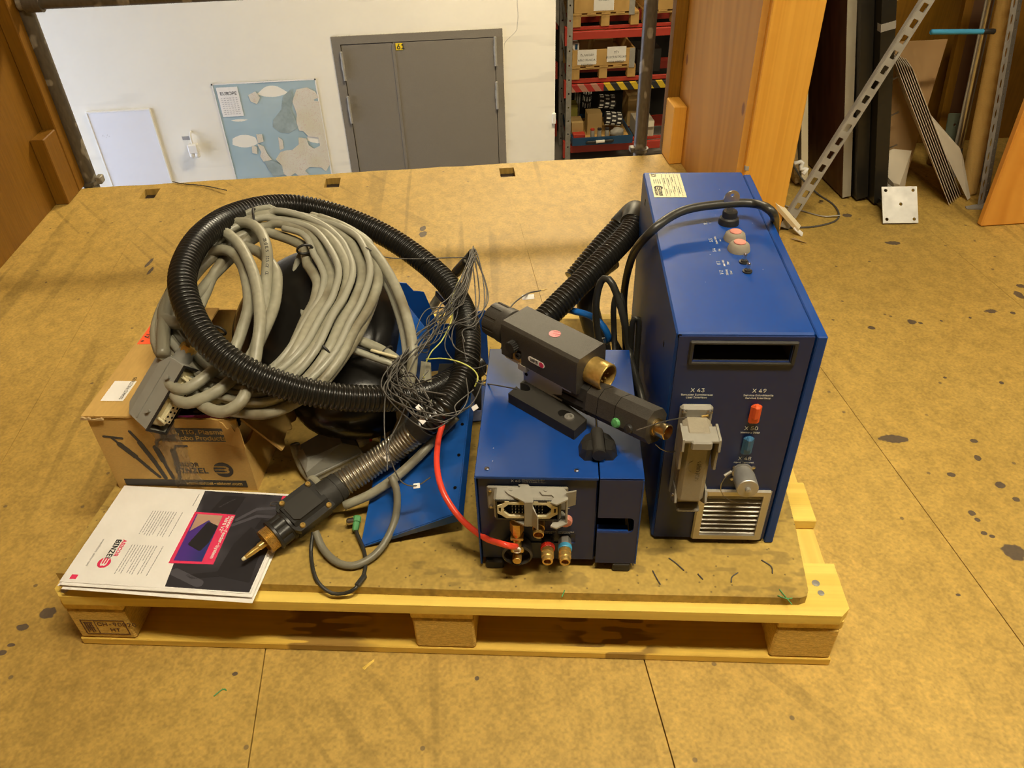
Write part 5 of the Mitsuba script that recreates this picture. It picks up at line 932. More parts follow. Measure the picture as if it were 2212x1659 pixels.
h2 = thing('connector_hood', 'grey cable connector hood lying in the shadow between the box and the blue cover', 'connector')
o2 = V([0.335, 0.252, FZ+0.001]); e2 = unit((0.098, 0.062, 0.012)); F2 = frame_x(o2, e2)
part('shell', hull([(x, y, z) for x, y, z in ((0, -0.026, 0), (0, 0.020, 0), (0, -0.026, 0.028), (0, 0.016, 0.040), (0.012, -0.016, 0.046), (0.012, 0.014, 0.056), (0.075, -0.020, 0.050), (0.075, 0.018, 0.062), (0.098, -0.022, 0.030), (0.098, 0.020, 0.046), (0.104, -0.026, 0), (0.104, 0.022, 0))]), 'm_hood', h2, T=F2)
part('ridge', bar((0.008, -0.028, 0.014), (0.098, -0.028, 0.016), 0.003, 0.003), 'm_hood', h2, T=F2)
part('locking_pin', lathe([(0.003, 0), (0.0045, 0.006)], 10, (0.010, 0.010, 0.050), (-0.5, 0, 1)), 'm_hood', h2, T=F2, smooth=30)
for y, z, nm, mat in ((-0.012, 0.030, 'plug_cable2', 'm_cable'), (0.012, 0.040, 'plug_cable', 'm_rubber')):
    part('gland', lathe([(0.0105, 0), (0.0115, 0.004), (0.0115, 0.010), (0.0095, 0.014), (0.0095, 0.020)], 10, (0.100, y, z), (1, 0, 0)), 'm_zinc', h2, T=F2, smooth=30)
    part('gland_ring', lathe([(0.0085, 0.020), (0.0088, 0.021), (0.0088, 0.025), (0.007, 0.026)], 16, (0.100, y, z), (1, 0, 0)), 'm_red' if y < 0 else 'm_black', h2, T=F2, smooth=30)
    g0 = (F2 @ V([0.122, y, z, 1]))[:3]; g1 = (F2 @ V([0.140, y, z, 1]))[:3]
    part('lead', tube(np.vstack([g0, g1, PT[nm][-2:]]), 0.0062 if y < 0 else 0.0095, 10), mat, h2, smooth=True)
cbl3 = single('grey_cable', tube(PT['tail_left'], 0.0085, 12), 'm_cable', 'short run of grey cable left of the fallen connector hood, passing under the torch', 'cable', smooth=True)
single('grey_cable', tube(PT['tail'], 0.0060, 12), 'm_cable_dark', 'grey cable looping out of the torch handle beside the tilted blue cover', 'cable', smooth=True)
single('grey_cable', tube(PT['tail_side'], 0.0078, 12), 'm_cable', 'grey cable running along the right side of the torch spring sleeve', 'cable', smooth=True)
gp = thing('black_lead', 'thin black lead from the torch handle with a green plug and a moulded sleeve', 'cable')
part('cord', tube(PT['thin_black'], 0.0030, 8), 'm_rubber', gp, smooth=True)
part('sleeve', bar(PT['thin_black'][5]+V([0.001, 0.003, 0.0005]), PT['thin_black'][6]+V([0.003, 0.001, 0.001]), 0.008, 0.007, bev=0.0015), 'm_rubber', gp)
pe = PT['thin_black'][-1]; pd = unit((-0.0, 0.9, 0.35))
gk = part('plug', lathe([(0.0045, -0.004), (0.0055, 0), (0.0055, 0.010), (0.0068, 0.011), (0.0068, 0.019), (0.005, 0.021)], 10, pe, pd), 'm_green', gp, smooth=30, label='green plug')
part('plug_tip', lathe([(0.0058, 0), (0.0058, 0.014), (0.0045, 0.016)], 14, pe+pd*0.014, unit((-0.9, -0.1, -0.15))), 'm_steel', gk, smooth=30)

# thin wires
wb_ = thing('wire_bundle', 'fan of thin grey wires spilling from a stripped grey cable end over the black hose', 'wire')
wr_ = np.random.default_rng(21)
part('cable', tube(PT['stub_cable'], 0.0088, 12), 'm_cable_dark', wb_, smooth=True)
e_ = PT['stub_cable']
part('heat_shrink', tube([e_[-3], e_[-2], e_[-1]], 0.0098, 12), 'm_black', wb_, smooth=True)
part('cable_tag', lathe([(0.0092, 0), (0.0094, 0.0005), (0.0094, 0.010), (0.0092, 0.0105)], 14, e_[-3]-unit(e_[-2]-e_[-3])*0.018, e_[-2]-e_[-3]), 'm_white', wb_, smooth=30)
WM, WL, WR = PT['w_main'], PT['w_low'], PT['w_right']
def jit(p, s): return V(p)+wr_.normal(0, 1, 3)*V(s)
ends = []
for i in range(26):
    pts = [jit(e_[-1], (0.004, 0.004, 0.004)), jit(WM[0]+V([0.006, 0, 0.012]), (0.005, 0.006, 0.006))]
    if i % 4 == 3:
        pts += [jit(q, (0.010, 0.008, 0.010)) for q in WR[1:4+wr_.integers(0, 6)]]
    else:
        pts += [jit(WM[1], (0.012, 0.006, 0.012)), jit((WM[1]+WM[2])/2+V([0, -0.004, 0.004]), (0.014, 0.006, 0.014)), jit(WM[2], (0.013, 0.006, 0.012)), jit(WM[3]+V([0.01, 0, 0.01]), (0.012, 0.006, 0.010))]
        if i % 2: pts += [jit(q, (0.010, 0.005, 0.010)) for q in WL[:2+wr_.integers(0, 4)]]
        else: pts += [jit(WM[3]+V([-0.015, -0.012, -0.02]), (0.006, 0.006, 0.008)), jit(WL[0]+V([0.02, 0.0, 0.012]), (0.012, 0.006, 0.012)), jit(WL[1]+V([0.02, 0, 0.02]), (0.02, 0.006, 0.016))]
    part('wire', tube(pts, 0.0011, 6, 0.008), 'm_wire', wb_, smooth=True)
for nm in ('w_hang1', 'w_hang2', 'long_wire', 'w_blk'): part('wire', tube(PT[nm], 0.0011, 6, 0.008), 'm_wire', wb_, smooth=True)
for nm in ('yellow_1', 'yellow_2'): part('wire', tube(PT[nm], 0.0013, 6, 0.006), 'm_wire_yellow', wb_, smooth=True, label='yellow and green wire')
for i, (c, d) in enumerate(((WL[1]+V([0.012, 0.0, 0.012]), (0.6, -0.4, -0.4)), (WL[1]+V([0.016, -0.008, -0.006]), (0.6, -0.4, -0.4)), (PT['w_hang2'][-2]+V([0, 0, 0]), (1, 0.1, 0.1)), (PT['w_hang1'][-2]+V([0, 0, -0.005]), (0.4, -0.1, -1)), (WL[3]+V([0.012, 0, -0.01]), (0.9, 0.3, 0.5)))):
    part('wire_tag', bar(V(c)-unit(d)*0.005, V(c)+unit(d)*0.005, 0.0075, 0.0016, (0, -0.6, 0.8)), 'm_paper', wb_)
rib = thing('ribbon_clip', 'translucent grey plastic strip hanging under the thin wires', 'plastic strip')
part('strip', slab([(0.535, 0.300, 0.262), (0.562, 0.296, 0.268), (0.556, 0.352, 0.318), (0.540, 0.356, 0.318)], 0.004), 'm_cable', rib)
part('rib', slab([(0.5465, 0.2980, 0.2665), (0.5485, 0.2978, 0.2670), (0.5485, 0.3530, 0.3195), (0.5475, 0.3532, 0.3195)], 0.003), 'm_cable_light', rib)
single('loose_wire', tube(PT['edge_wire'][:4]+V([0, 0, 0.0]), 0.0016, 6, 0.01), 'm_wire', 'thin dark wire trailing over the far platform edge behind the cable coil', 'wire', smooth=True)
tg = single('wire_with_tag', tube(PT['w_tagwire'], 0.0013, 6, 0.006), 'm_wire', 'short wire with a white tag sticking up behind the black coupling', 'wire', smooth=True)
q = PT['w_tagwire']; part('tag', bar(q[3]+V([-0.010, 0, -0.008]), q[3]+V([0.012, 0, -0.006]), 0.009, 0.001, (0, -0.7, 0.7)), 'm_paper', tg)
part('copper_end', tube([q[4], q[4]+V([0.012, 0.004, 0.001])], 0.0007, 6), 'm_brass', tg)
rh = single('red_hose', tube(PT['red'], 0.0047, 12), 'm_redhose', 'bright red gas hose curving from under the black hose to the brass fitting', 'hose', smooth=True)
pm('m_redhose', (0.68, 0.055, 0.028), 0.3)
part('ferrule', lathe([(0.0056, 0), (0.0056, 0.010)], 14, PT['red'][0], PT['red'][1]-PT['red'][0]), 'm_red', rh, smooth=30)

# black cables by the tall cabinet
for nm, r, lb_ in (('k1', 0.0068, 'thick black cable arching over the lid of the tall cabinet'), ('k2', 0.0062, 'black cable standing in a tall narrow loop behind the feed unit'), ('k3', 0.0052, 'small black cable loop beside the cabinet wall, behind the taller loop'), ('k4', 0.0050, 'lowest black cable loop leaning on the cabinet wall')):
    single('black_cable', tube(PT[nm], r, 12), 'm_rubber', lb_, 'cable', smooth=True)
single('rubber_sleeve', tube(PT['sleeve'], 0.0215, 20, 0.01), 'm_rubber', 'thick black rubber sleeve standing behind the black coupling', 'hose', smooth=True)
bh = single('blue_hose', tube(PT['blue_hose'], 0.0062, 12), 'm_bluehose', 'short bright blue hose hooking out behind the black coupling', 'hose', smooth=True)
single('grey_cable', tube(PT['grey_stub'], 0.0056, 12), 'm_cable_dark', 'short grey cable end under the blue hose behind the coupling', 'cable', smooth=True)

# ------------------------------------------------------------------ torch coupling on the feed unit
UT = C1+0.0002
gn = thing('torch_coupling', 'matte black torch coupling with brass socket on a black base atop the feed unit', 'coupling')
ga_ = unit((0.752, -0.659, 0)); gw_ = unit((0.659, 0.752, 0)); G0 = V([0.7065, 0.2965, 0.425])
GF = P4(G0, ga_, gw_, (0, 0, 1))
base = prism(Polygon([(0.697, 0.220), (0.796, 0.136), (0.8145, 0.161), (0.778, 0.208), (0.736, 0.279)]), 0.0178, UT)
holes = man(prism(affinity.rotate(affinity.scale(Point(0.7195, 0.236).buffer(1), 0.0125, 0.0075), -40), 0.03, UT+0.004)) + man(prism(affinity.rotate(affinity.scale(Point(0.7835, 0.172).buffer(1), 0.0125, 0.0085), -40), 0.03, UT+0.006))
bp = part('base_plate', man(base)-holes, 'm_black_matte', gn)
part('cap_screw', lathe([(0.0078, 0), (0.0078, 0.009), (0.0070, 0.0105), (0.0038, 0.0105), (0.0038, 0.006), (0, 0.006)], 20, (0.789, 0.165, UT+0.010)), 'm_zinc', bp, smooth=30)
part('bracket', cat(xf(rbox(0.040, 0.118, -0.026, -0.022, -0.0645, -0.026), GF), xf(rbox(0.006, 0.140, -0.031, -0.015, -0.034, -0.0295), GF), xf(rbox(0.036, 0.052, -0.034, -0.022, -0.040, -0.030), GF)), 'm_alu', gn, label='bare aluminium bracket')
for x in (0.046, ): part('screw_hole', xf(lathe([(0.003, 0), (0.003, 0.0005)], 12, (x, -0.0262, -0.050), (0, -1, 0)), GF), 'm_hole', gn)
gb_ = m3.Manifold.hull_points(V([(x, s*y, z) for x in (0, 0.150) for s in (-1, 1) for y, z in ((0.0265, 0.029), (0.0310, 0.0245), (0.0325, 0.018), (0.0325, -0.030), (0.030, -0.032))])) - mbox(0.022, 0.042, -0.05, -0.022, -0.05, -0.006)
part('body', gb_, 'm_gun', gn, T=GF, smooth=25)
part('brass_insert', rbox(0.021, 0.043, -0.0305, -0.016, -0.0315, -0.012), 'm_brass', gn, T=GF)
part('grub_screw', lathe([(0.006, 0), (0.006, 0.003), (0.003, 0.003), (0.003, 0.001)], 14, (0.035, -0.0305, -0.017), (0, -1, 0)), 'm_black', gn, T=GF, smooth=30)
kp = Polygon([((0.0088+0.0009*math.cos(16*a))*math.cos(a), (0.0088+0.0009*math.cos(16*a))*math.sin(a)) for a in np.linspace(0, 2*math.pi, 128)[:-1]])
part('thumb_screw', xf(prism(kp, 0.010), GF @ P4((0.028, -0.0325, -0.001), (1, 0, 0), (0, 0, 1), (0, -1, 0))), 'm_black', gn, smooth=30)
lg = part('logo', xf(prism(affinity.scale(Point(0, 0).buffer(1, quad_segs=16), 0.0088, 0.0088).difference(unary_union([sbox(-0.001, -0.0045, 0.012, -0.0035), sbox(-0.003, 0.0, 0.012, 0.001), sbox(-0.001, 0.004, 0.012, 0.005)])), 0.0004), GF @ P4((0.082, -0.002, 0.0291), unit((0.5, 0.86, 0)), unit((-0.86, 0.5, 0)), (0, 0, 1))), 'm_salmon', gn, label='pink disc logo')
bdg = part('badge', xf(prism(rrect(-0.0165, 0.0165, -0.0048, 0.0048, 0.0047), 0.0006), GF @ P4((0.073, -0.0326, -0.010), (1, 0, 0), (0, 0, 1), (0, -1, 0))), 'm_paper', gn)
part('badge_text', cat(text('MFS', 0.0052, GF @ P4((0.0615, -0.0333, -0.0125), (1, 0, 0), (0, 0, 1), (0, -1, 0)), 0.0003, True), ), 'm_print', bdg)
part('badge_dot', xf(lathe([(0.0045, 0), (0.0045, 0.0004)], 18, (0.0835, -0.0332, -0.010), (0, -1, 0)), GF), 'm_pink', bdg)
part('socket_ring', xf(lathe([(0.0200, -0.004), (0.0205, 0.001), (0.0205, 0.028), (0.0195, 0.0295), (0.0178, 0.0295), (0.0172, 0.027), (0.0172, 0.006), (0, 0.006)], 40, (0.150, 0.002, -0.004), (1, 0, 0)), GF), 'm_brass', gn, smooth=30, label='polished brass socket ring')
for k in range(6):
    a = k*math.pi/3; part('contact_pin', xf(lathe([(0.0021, 0), (0.0021, 0.016), (0.0012, 0.018), (0, 0.018)], 10, (0.155, 0.002+0.0085*math.cos(a), -0.004+0.0085*math.sin(a)), (1, 0, 0)), GF), 'm_brass', gn, smooth=30)
kn_ = Polygon([((0.0280-0.0016*(math.cos(10*a) > 0.72))*math.cos(a), (0.0280-0.0016*(math.cos(10*a) > 0.72))*math.sin(a)) for a in np.linspace(0, 2*math.pi, 240)[:-1]])
nb = part('union_nut', cat(xf(prism(kn_, 0.026), GF @ P4((-0.050, 0.002, -0.004), (0, 1, 0), (0, 0, 1), (1, 0, 0))), xf(lathe([(0.024, -0.0525), (0.0272, -0.050), (0.0272, -0.049)], 32, (0, 0.002, -0.004), (1, 0, 0)), GF), xf(lathe([(0.0285, -0.0245), (0.0292, -0.023), (0.0292, -0.009), (0.0275, -0.008), (0.018, -0.008)], 36, (0, 0.002, -0.004), (1, 0, 0)), GF)), 'm_gun', gn, smooth=28)
part('brass_collar', xf(lathe([(0.0215, -0.009), (0.0215, 0.001)], 32, (0, 0.002, -0.004), (1, 0, 0)), GF), 'm_brass', gn, smooth=30)
part('guide_pin', xf(lathe([(0.004, -0.064), (0.0065, -0.062), (0.0065, -0.048)], 16, (0, 0.010, 0.006), (1, 0, 0)), GF), 'm_brass', gn, smooth=30)
# hand torch grip
hg = thing('torch_grip', 'slim black grip with green and black buttons and brass plug beside the cabinet', 'torch handle')
g_b, g_f = V([0.800, 0.207, 0.377]), V([0.905, 0.103, 0.3975])
HG = frame_x(g_b, g_f-g_b, (0.2, 0.2, 1)); Lg = np.linalg.norm(g_f-g_b)
def octo(x, w, h, c): return [(x, s*a, t_*b) for a, b in ((w, h-c), (w-c, h)) for s in (-1, 1) for t_ in (-1, 1)]
hb_ = part('body', hull(octo(0.038, 0.0210, 0.0245, 0.011)+octo(Lg, 0.0210, 0.0245, 0.011)), 'm_gun', hg, T=HG, smooth=20)
part('rear_block', hull(octo(-0.035, 0.019, 0.021, 0.007)+octo(0.0375, 0.020, 0.024, 0.008)), 'm_black', hg, T=HG, smooth=20)
for x in (0.060, 0.092): part('seam', vf(m3.Manifold.hull_points(V(octo(x, 0.0212, 0.0247, 0.011)+octo(x+0.0008, 0.0212, 0.0247, 0.011)))), 'm_hole', hb_, T=HG)
for z in (-0.004, -0.014): part('slot', rbox(-0.02, 0.033, -0.0208, -0.0195, z, z+0.0015), 'm_hole', hg, T=HG)
for x, mat, nm in ((0.098, 'm_green', 'green'), (0.121, 'm_black', 'black')):
    part('button', lathe([(0.0072, -0.001), (0.0072, 0.002), (0.0058, 0.0045), (0, 0.0055)], 20, (x, -0.0209, -0.010), (0, -1, 0)), mat, hg, T=HG, smooth=40, label=f'{nm} push button')
pl_ = part('plug', lathe([(0.0130, -0.002), (0.0130, 0.003), (0.0112, 0.0035), (0.0112, 0.020), (0.0102, 0.021), (0.0092, 0.021), (0.0092, 0.004), (0, 0.004)], 28, (Lg, 0, -0.001), (1, 0, 0)), 'm_brasspale', hg, T=HG, smooth=30, label='brass multi-pin plug')
pm('m_brasspale', (0.66, 0.50, 0.24), 0.24, metallic=1.0)
for k in range(7):
    a = k*math.pi/3; rr = 0.005 if k < 6 else 0
    part('contact_pin', lathe([(0.0008, 0.003), (0.0008, 0.014)], 6, (Lg, rr*math.cos(a), -0.001+rr*math.sin(a)), (1, 0, 0)), 'm_brass', pl_, T=HG)
single('lanyard_wire', tube([(0.906, 0.096, 0.371), (0.914, 0.094, 0.364), (0.926, 0.096, 0.357), (0.936, 0.103, 0.352)], 0.0008, 6), 'm_steel', 'thin steel lanyard wire between the black grip and the big grey connector', 'wire', smooth=True)
# winged knob
KT = RZ(2, (0.829, 0.118, UT))
kb2 = thing('cable_guide', 'black ribbed winged rubber bracket lying on the front edge of the feed unit lid', 'bracket')
for s in (-1, 1):
    part('wing', hull([(s*x, y, z) for x, y, z in ((0.009, -0.024, 0), (0.020, -0.024, 0), (0.027, -0.014, 0), (0.027, 0.006, 0), (0.020, 0.016, 0), (0.009, 0.016, 0), (0.009, -0.022, 0.019), (0.017, -0.021, 0.017), (0.023, -0.012, 0.012), (0.023, 0.005, 0.012), (0.017, 0.013, 0.015), (0.009, 0.014, 0.019))]), 'm_black', kb2, T=KT)
    part('wing_ridge', hull([(s*x, y, z) for x, y, z in ((0.0095, -0.0015, 0.018), (0.024, -0.0015, 0.0115), (0.024, 0.0015, 0.0115), (0.0095, 0.0015, 0.0205), (0.0095, -0.0005, 0.0205), (0.024, 0.0, 0.0135))]), 'm_black', kb2, T=KT)
part('barrel', lathe([(0.0088, -0.028), (0.0095, -0.026)]+[(0.0095-0.0008*(i % 2), -0.024+0.0035*i) for i in range(13)]+[(0.0088, 0.022), (0, 0.022)], 24, (0, 0, 0.0135), (0, 1, 0)), 'm_black_matte', kb2, T=KT, smooth=30)
part('barrel_cap', lathe([(0.0098, -0.0285), (0.0098, -0.0245)], 24, (0, 0, 0.0135), (0, 1, 0)), 'm_black', kb2, T=KT, smooth=30)

# clippings
for i, (pts, mat) in enumerate(([[(0.945, 0.085), (0.955, 0.075), (0.965, 0.062)], 'm_wire'], [[(0.918, 0.060), (0.923, 0.045), (0.927, 0.035)], 'm_wire'], [[(1.085, 0.085), (1.097, 0.073), (1.096, 0.060)], 'm_wire'], [[(1.045, 0.060), (1.035, 0.052), (1.032, 0.042)], 'm_wire'], [[(0.785, 0.020), (0.781, 0.008)], 'm_green'], [[(1.095, 0.020), (1.106, 0.015), (1.115, 0.016)], 'm_green'], [[(1.100, 0.001+0.03), (1.112, 0.005)], 'm_green'], [[(0.985, 0.056), (0.991, 0.046)], 'm_wire'])):
    ln = single('wire_clipping', tube([(x, y, FZ+0.0014) for x, y in pts], 0.0009, 6, 0.004), mat, ('green' if mat == 'm_green' else 'dark') + ' wire clipping on the bare fibreboard in front of the blue units', 'wire clipping', ('green' if mat == 'm_green' else 'dark')+' clippings on the fibreboard', smooth=True)
for pts, lb_ in (([(0.252, -0.082), (0.262, -0.070), (0.268, -0.072)], 'bent green wire clipping on the floor at the lower left'), ([(0.455, -0.232), (0.468, -0.232), (0.476, -0.242)], 'bent dark wire clipping at the bottom edge of the floor')):
    single('wire_clipping', tube([(x, y, 0.0016) for x, y in pts], 0.0010, 6, 0.004), 'm_green' if 'green' in lb_ else 'm_wire', lb_, 'wire clipping', smooth=True)
single('wood_splinter', hull([(0.470, -0.026, 0.0003), (0.474, -0.030, 0.0003), (0.487, -0.014, 0.0003), (0.486, -0.010, 0.0003), (0.478, -0.020, 0.003)]), 'm_deck', 'pale wood splinter on the floor in front of the pallet', 'splinter')

# ------------------------------------------------------------------ storage bay on the right (building axes)
pm('m_panel_grey', (0.20, 0.185, 0.14), 0.6)
pm('m_panel_white', (0.72, 0.64, 0.44), 0.6)
pm('m_panel_brown', lambda p, n, uv: mix((0.050, 0.013, 0.006), (0.085, 0.026, 0.011), noise(p.x*60, p.y*60, p.z*4)), 0.45)
pm('m_edge_grey', (0.30, 0.27, 0.20), 0.6)
pm('m_black_wood', (0.013, 0.012, 0.010), 0.35)
pm('m_chip', lambda p, n, uv: mix((0.28, 0.19, 0.08), (0.46, 0.34, 0.17), noise(p.x*220, p.y*220, p.z*220)), 0.8)
pm('m_varnish', lambda p, n, uv: mix((0.60, 0.25, 0.035), (0.72, 0.35, 0.06), noise(muv(p)[0]*60+6*fbm(p.x*2, p.z*2), p.z*3)), 0.4)
pm('m_kraft', (0.34, 0.21, 0.09), 0.8)
pm('m_sack', (0.52, 0.46, 0.35), 0.6)
def lean(u0, th, v0, v1, h, deg):
    a = math.radians(deg)
    return MT @ P4((u0, 0, 0.0006), (math.cos(a), 0, math.sin(a)), (0, 1, 0), (-math.sin(a), 0, math.cos(a)))
def panel(name, label, u1, th, v0, v1, h, deg, face, edge, ew=0.004):
    k = thing(name, label, 'panel board'); T_ = lean(u1-th, th, v0, v1, h, deg)
    part('board', rbox(0, th, v0+0.0011, v1, th*math.sin(math.radians(deg)), h, 0.0008), face, k, T=T_)
    part('front_edge', rbox(0.0, th, v0, v0+0.0010, th*math.sin(math.radians(deg)), h), edge, k, T=T_)
    return k, T_
panel('leaning_board', 'grey panel with a white front edge, first in the row right of the spruce post', 1.830, 0.021, 1.545, 1.84, 0.93, 11.9, 'm_panel_grey', 'm_panel_white')
panel('leaning_board', 'dark brown panel with a pale grey front edge in the row of panels', 1.928, 0.027, 1.437, 1.84, 0.93, 12.3, 'm_panel_brown', 'm_edge_grey')
k, T_ = panel('leaning_board', 'black panel standing directly right of the dark brown one', 1.972, 0.036, 1.412, 1.84, 0.93, 12.9, 'm_black_wood', 'm_black_wood')
k, T_ = panel('leaning_board', 'black panel with a scuffed lower corner beside the thin panel with pins', 2.016, 0.040, 1.374, 1.84, 0.90, 13.0, 'm_black_wood', 'm_black_wood')
part('scuff', rbox(0.0401, 0.0405, 1.376, 1.40, 0.02, 0.028), 'm_paper', k, T=T_)
part('tape', rbox(-0.0005, 0.0405, 1.3735, 1.395, 0.535, 0.556), 'm_galv', k, T=T_)
k, T_ = panel('leaning_board', 'thin pale panel with six steel pins sticking out, right of the black panels', 2.046, 0.007, 1.428, 1.80, 0.70, 13.6, 'm_galv', 'm_sack')
for z in (0.055, 0.165, 0.270, 0.380, 0.490, 0.600):
    part('pin', lathe([(0.0028, 0), (0.0028, 0.026), (0.002, 0.0275)], 10, (0.0065, 1.434, z), (1, -0.05, 0.25)), 'm_chrome', k, T=T_, smooth=30)
single('chipboard_strip', rbox(0, 0.016, 1.565, 1.60, 0.0045, 0.26, 0.001), 'm_chip', 'short chipboard offcut leaning behind the spruce post', 'offcut', T=MT @ P4((1.795, 0, 0), unit((0.96, 0, 0.26)), (0, 1, 0), unit((-0.26, 0, 0.96))))
# perforated channel leaning across
pc = thing('perforated_channel', 'long slotted steel channel leaning diagonally across the panel row', 'steel profile')
A_, B_ = V([1.640, 1.255, 0.010]), V([2.075, 1.30, 0.985]); PCT = MT @ frame_x(A_, B_-A_, (0.1, -1, 0.05)); Lc = np.linalg.norm(B_-A_)
cw = 0.0165
pl = sbox(0, -cw, Lc, cw); hs = [rrect(x, x+0.0215, -0.0085, 0.0085, 0.0025) for x in np.arange(0.020, Lc-0.03, 0.0412)]
part('web', prism(pl.difference(unary_union(hs)), 0.0022, 0.0), 'm_galv', pc, T=PCT)
for s in (-1, 1): part('flange', rbox(0, Lc, s*cw-0.001, s*cw+0.001, -0.012, 0), 'm_galv', pc, T=PCT)
part('end_cap', rbox(-0.004, 0.020, -cw-0.002, cw+0.002, -0.012, -0.001), 'm_black', pc, T=PCT)
wc = thing('cable_duct', 'short white plastic cable duct offcut at the foot of the slotted channel', 'duct')
part('channel', cat(bar((1.600, 1.262, 0.098), (1.672, 1.222, 0.024), 0.016, 0.002, (0.3, -0.5, 0.6)), bar((1.594, 1.257, 0.090), (1.666, 1.217, 0.017), 0.002, 0.014, (0.3, -0.5, 0.6))), 'm_panel_white', wc, T=MT)
part('end', bar((1.655, 1.222, 0.026), (1.682, 1.216, 0.003), 0.014, 0.003, (0.3, -0.5, 0.6)), 'm_white', wc, T=MT)
single('paper_scrap', hull([(1.640, 1.20, 0.001), (1.66, 1.19, 0.001), (1.678, 1.165, 0.001), (1.655, 1.172, 0.010), (1.644, 1.185, 0.012)]), 'm_paper', 'torn scrap of white paper on the floor by the channel foot', 'paper', T=MT)
single('white_clip', tube([(1.745, 1.50, 0.105), (1.770, 1.495, 0.112), (1.765, 1.49, 0.090), (1.785, 1.485, 0.092), (1.772, 1.48, 0.076)], 0.0065, 8), 'm_white', 'small white plastic clip hanging beside the chipboard offcut', 'clip', T=MT, smooth=True)
single('wire_loop', tube([(1.60, 1.272, 0.004), (1.70, 1.262, 0.003), (1.757, 1.266, 0.003), (1.815, 1.290, 0.003), (1.845, 1.335, 0.003), (1.855, 1.405, 0.003), (1.838, 1.48, 0.004), (1.805, 1.54, 0.03), (1.775, 1.56, 0.07), (1.745, 1.57, 0.11)], 0.0028, 8), 'm_wire', 'loop of dark steel wire on the floor in front of the panel row', 'wire', T=MT, smooth=True)
single('wire_loop', tube([(1.63, 1.48, 0.012), (1.70, 1.41, 0.006), (1.742, 1.372, 0.003), (1.79, 1.325, 0.0035), (1.838, 1.312, 0.0095)], 0.0022, 8), 'm_zinc', 'bright steel wire running under the slotted channel', 'wire', T=MT, smooth=True)
mpz = thing('base_plate', 'square galvanised plate with five holes propped on the floor', 'plate')
hp = sbox(0, 0, 0.105, 0.112)
for x, y in ((0.012, 0.012), (0.093, 0.012), (0.012, 0.100), (0.093, 0.100), (0.055, 0.058)): hp = hp.difference(Point(x, y).buffer(0.0048, quad_segs=4))
part('plate', prism(hp, 0.004), 'm_zinc', mpz, T=MT @ P4((1.945, 1.252, 0.0035), unit((1, -0.12, 0)), unit((0.05, 0.60, 0.72)), np.cross(unit((1, -0.12, 0)), unit((0.05, 0.60, 0.72)))))
part('stub', bar((2.00, 1.262, 0.012), (2.00, 1.40, 0.020), 0.03, 0.02), 'm_black', mpz, T=MT)
# bundle of sheets
pb = thing('sheet_bundle', 'bundle of thin whitish sheets leaning to the left, fanned at the bottom', 'sheets')
srng = np.random.default_rng(8)
for i in range(7):
    o = V([2.205+0.012*i, 1.345+0.010*i, 0.004]); top = V([1.945+0.010*i, 1.425, 0.430-0.004*i]); ax_ = top-o
    w = V([0.030, 0.150, 0.012]); n_ = unit(np.cross(ax_, w))
    part('sheet', hull([o, o+w*0.9+V([0.02, 0, 0]), top, top+w, o-n_*0.0015, o+w*0.9+V([0.02, 0, 0])-n_*0.0015, top-n_*0.0015, top+w-n_*0.0015]), 'm_sack', pb, T=MT)
part('fold', hull([(2.205+0.075, 1.37, 0.004), (2.29, 1.375, 0.010), (2.245, 1.41, 0.13), (2.225, 1.41, 0.16), (2.10, 1.46, 0.27), (2.11, 1.47, 0.27)]), 'm_sack', pb, T=MT)
single('kraft_sheet', rbox(1.985, 2.135, 1.500, 1.503, 0.001, 0.46), 'm_kraft', 'brown kraft sheet standing behind the steel pins', 'sheet', T=MT)
single('crumpled_paper', hull([(1.992, 1.44, 0.165), (2.088, 1.44, 0.150), (2.105, 1.44, 0.006), (2.075, 1.42, 0.006), (2.04, 1.41, 0.06), (1.995, 1.43, 0.10), (2.06, 1.405, 0.055)]), 'm_sack', 'crumpled white paper at the foot of the kraft sheet', 'paper', T=MT, smooth=25)
single('grey_offcut', hull([(1.99, 1.40, 0.003), (2.06, 1.385, 0.003), (2.03, 1.395, 0.055), (1.985, 1.405, 0.085), (1.99, 1.404, 0.003), (2.06, 1.389, 0.003), (2.03, 1.399, 0.055), (1.985, 1.409, 0.085)]), 'm_galv', 'grey sheet offcut behind the square plate', 'offcut', T=MT)
# long things
single('wooden_lath', bar((2.318, 1.66, 0.004), (2.312, 1.80, 0.95), 0.028, 0.020, (0, -1, 0)), 'm_ply', 'amber wooden lath standing in the dark rear of the bay', 'lath', T=MT)
single('wooden_lath', bar((2.352, 1.665, 0.004), (2.352, 1.81, 0.95), 0.045, 0.020, (0, -1, 0)), 'm_black_ply', 'dark brown wooden lath beside the amber one', 'lath', T=MT)
pm('m_black_ply', (0.10, 0.045, 0.015), 0.6)
at = thing('aluminium_rail', 'shiny aluminium rail with a threaded fitting at its foot', 'rail')
a0, a1 = V([2.283, 1.500, 0.112]), V([2.205, 1.54, 0.95])
part('tube', tube([a0, a1], 0.0125, 14, 0.1), 'm_steel', at, smooth=True, T=MT)
part('side_bead', tube([a0+V([-0.014, -0.004, 0.0]), a1+V([-0.014, -0.004, 0])], 0.004, 8, 0.1), 'm_alu', at, smooth=True, T=MT)
part('end_clamp', cat(bar(a0+V([0.002, 0, 0.012]), a0+V([0.006, -0.002, -0.018]), 0.030, 0.018), ), 'm_black', at, T=MT)
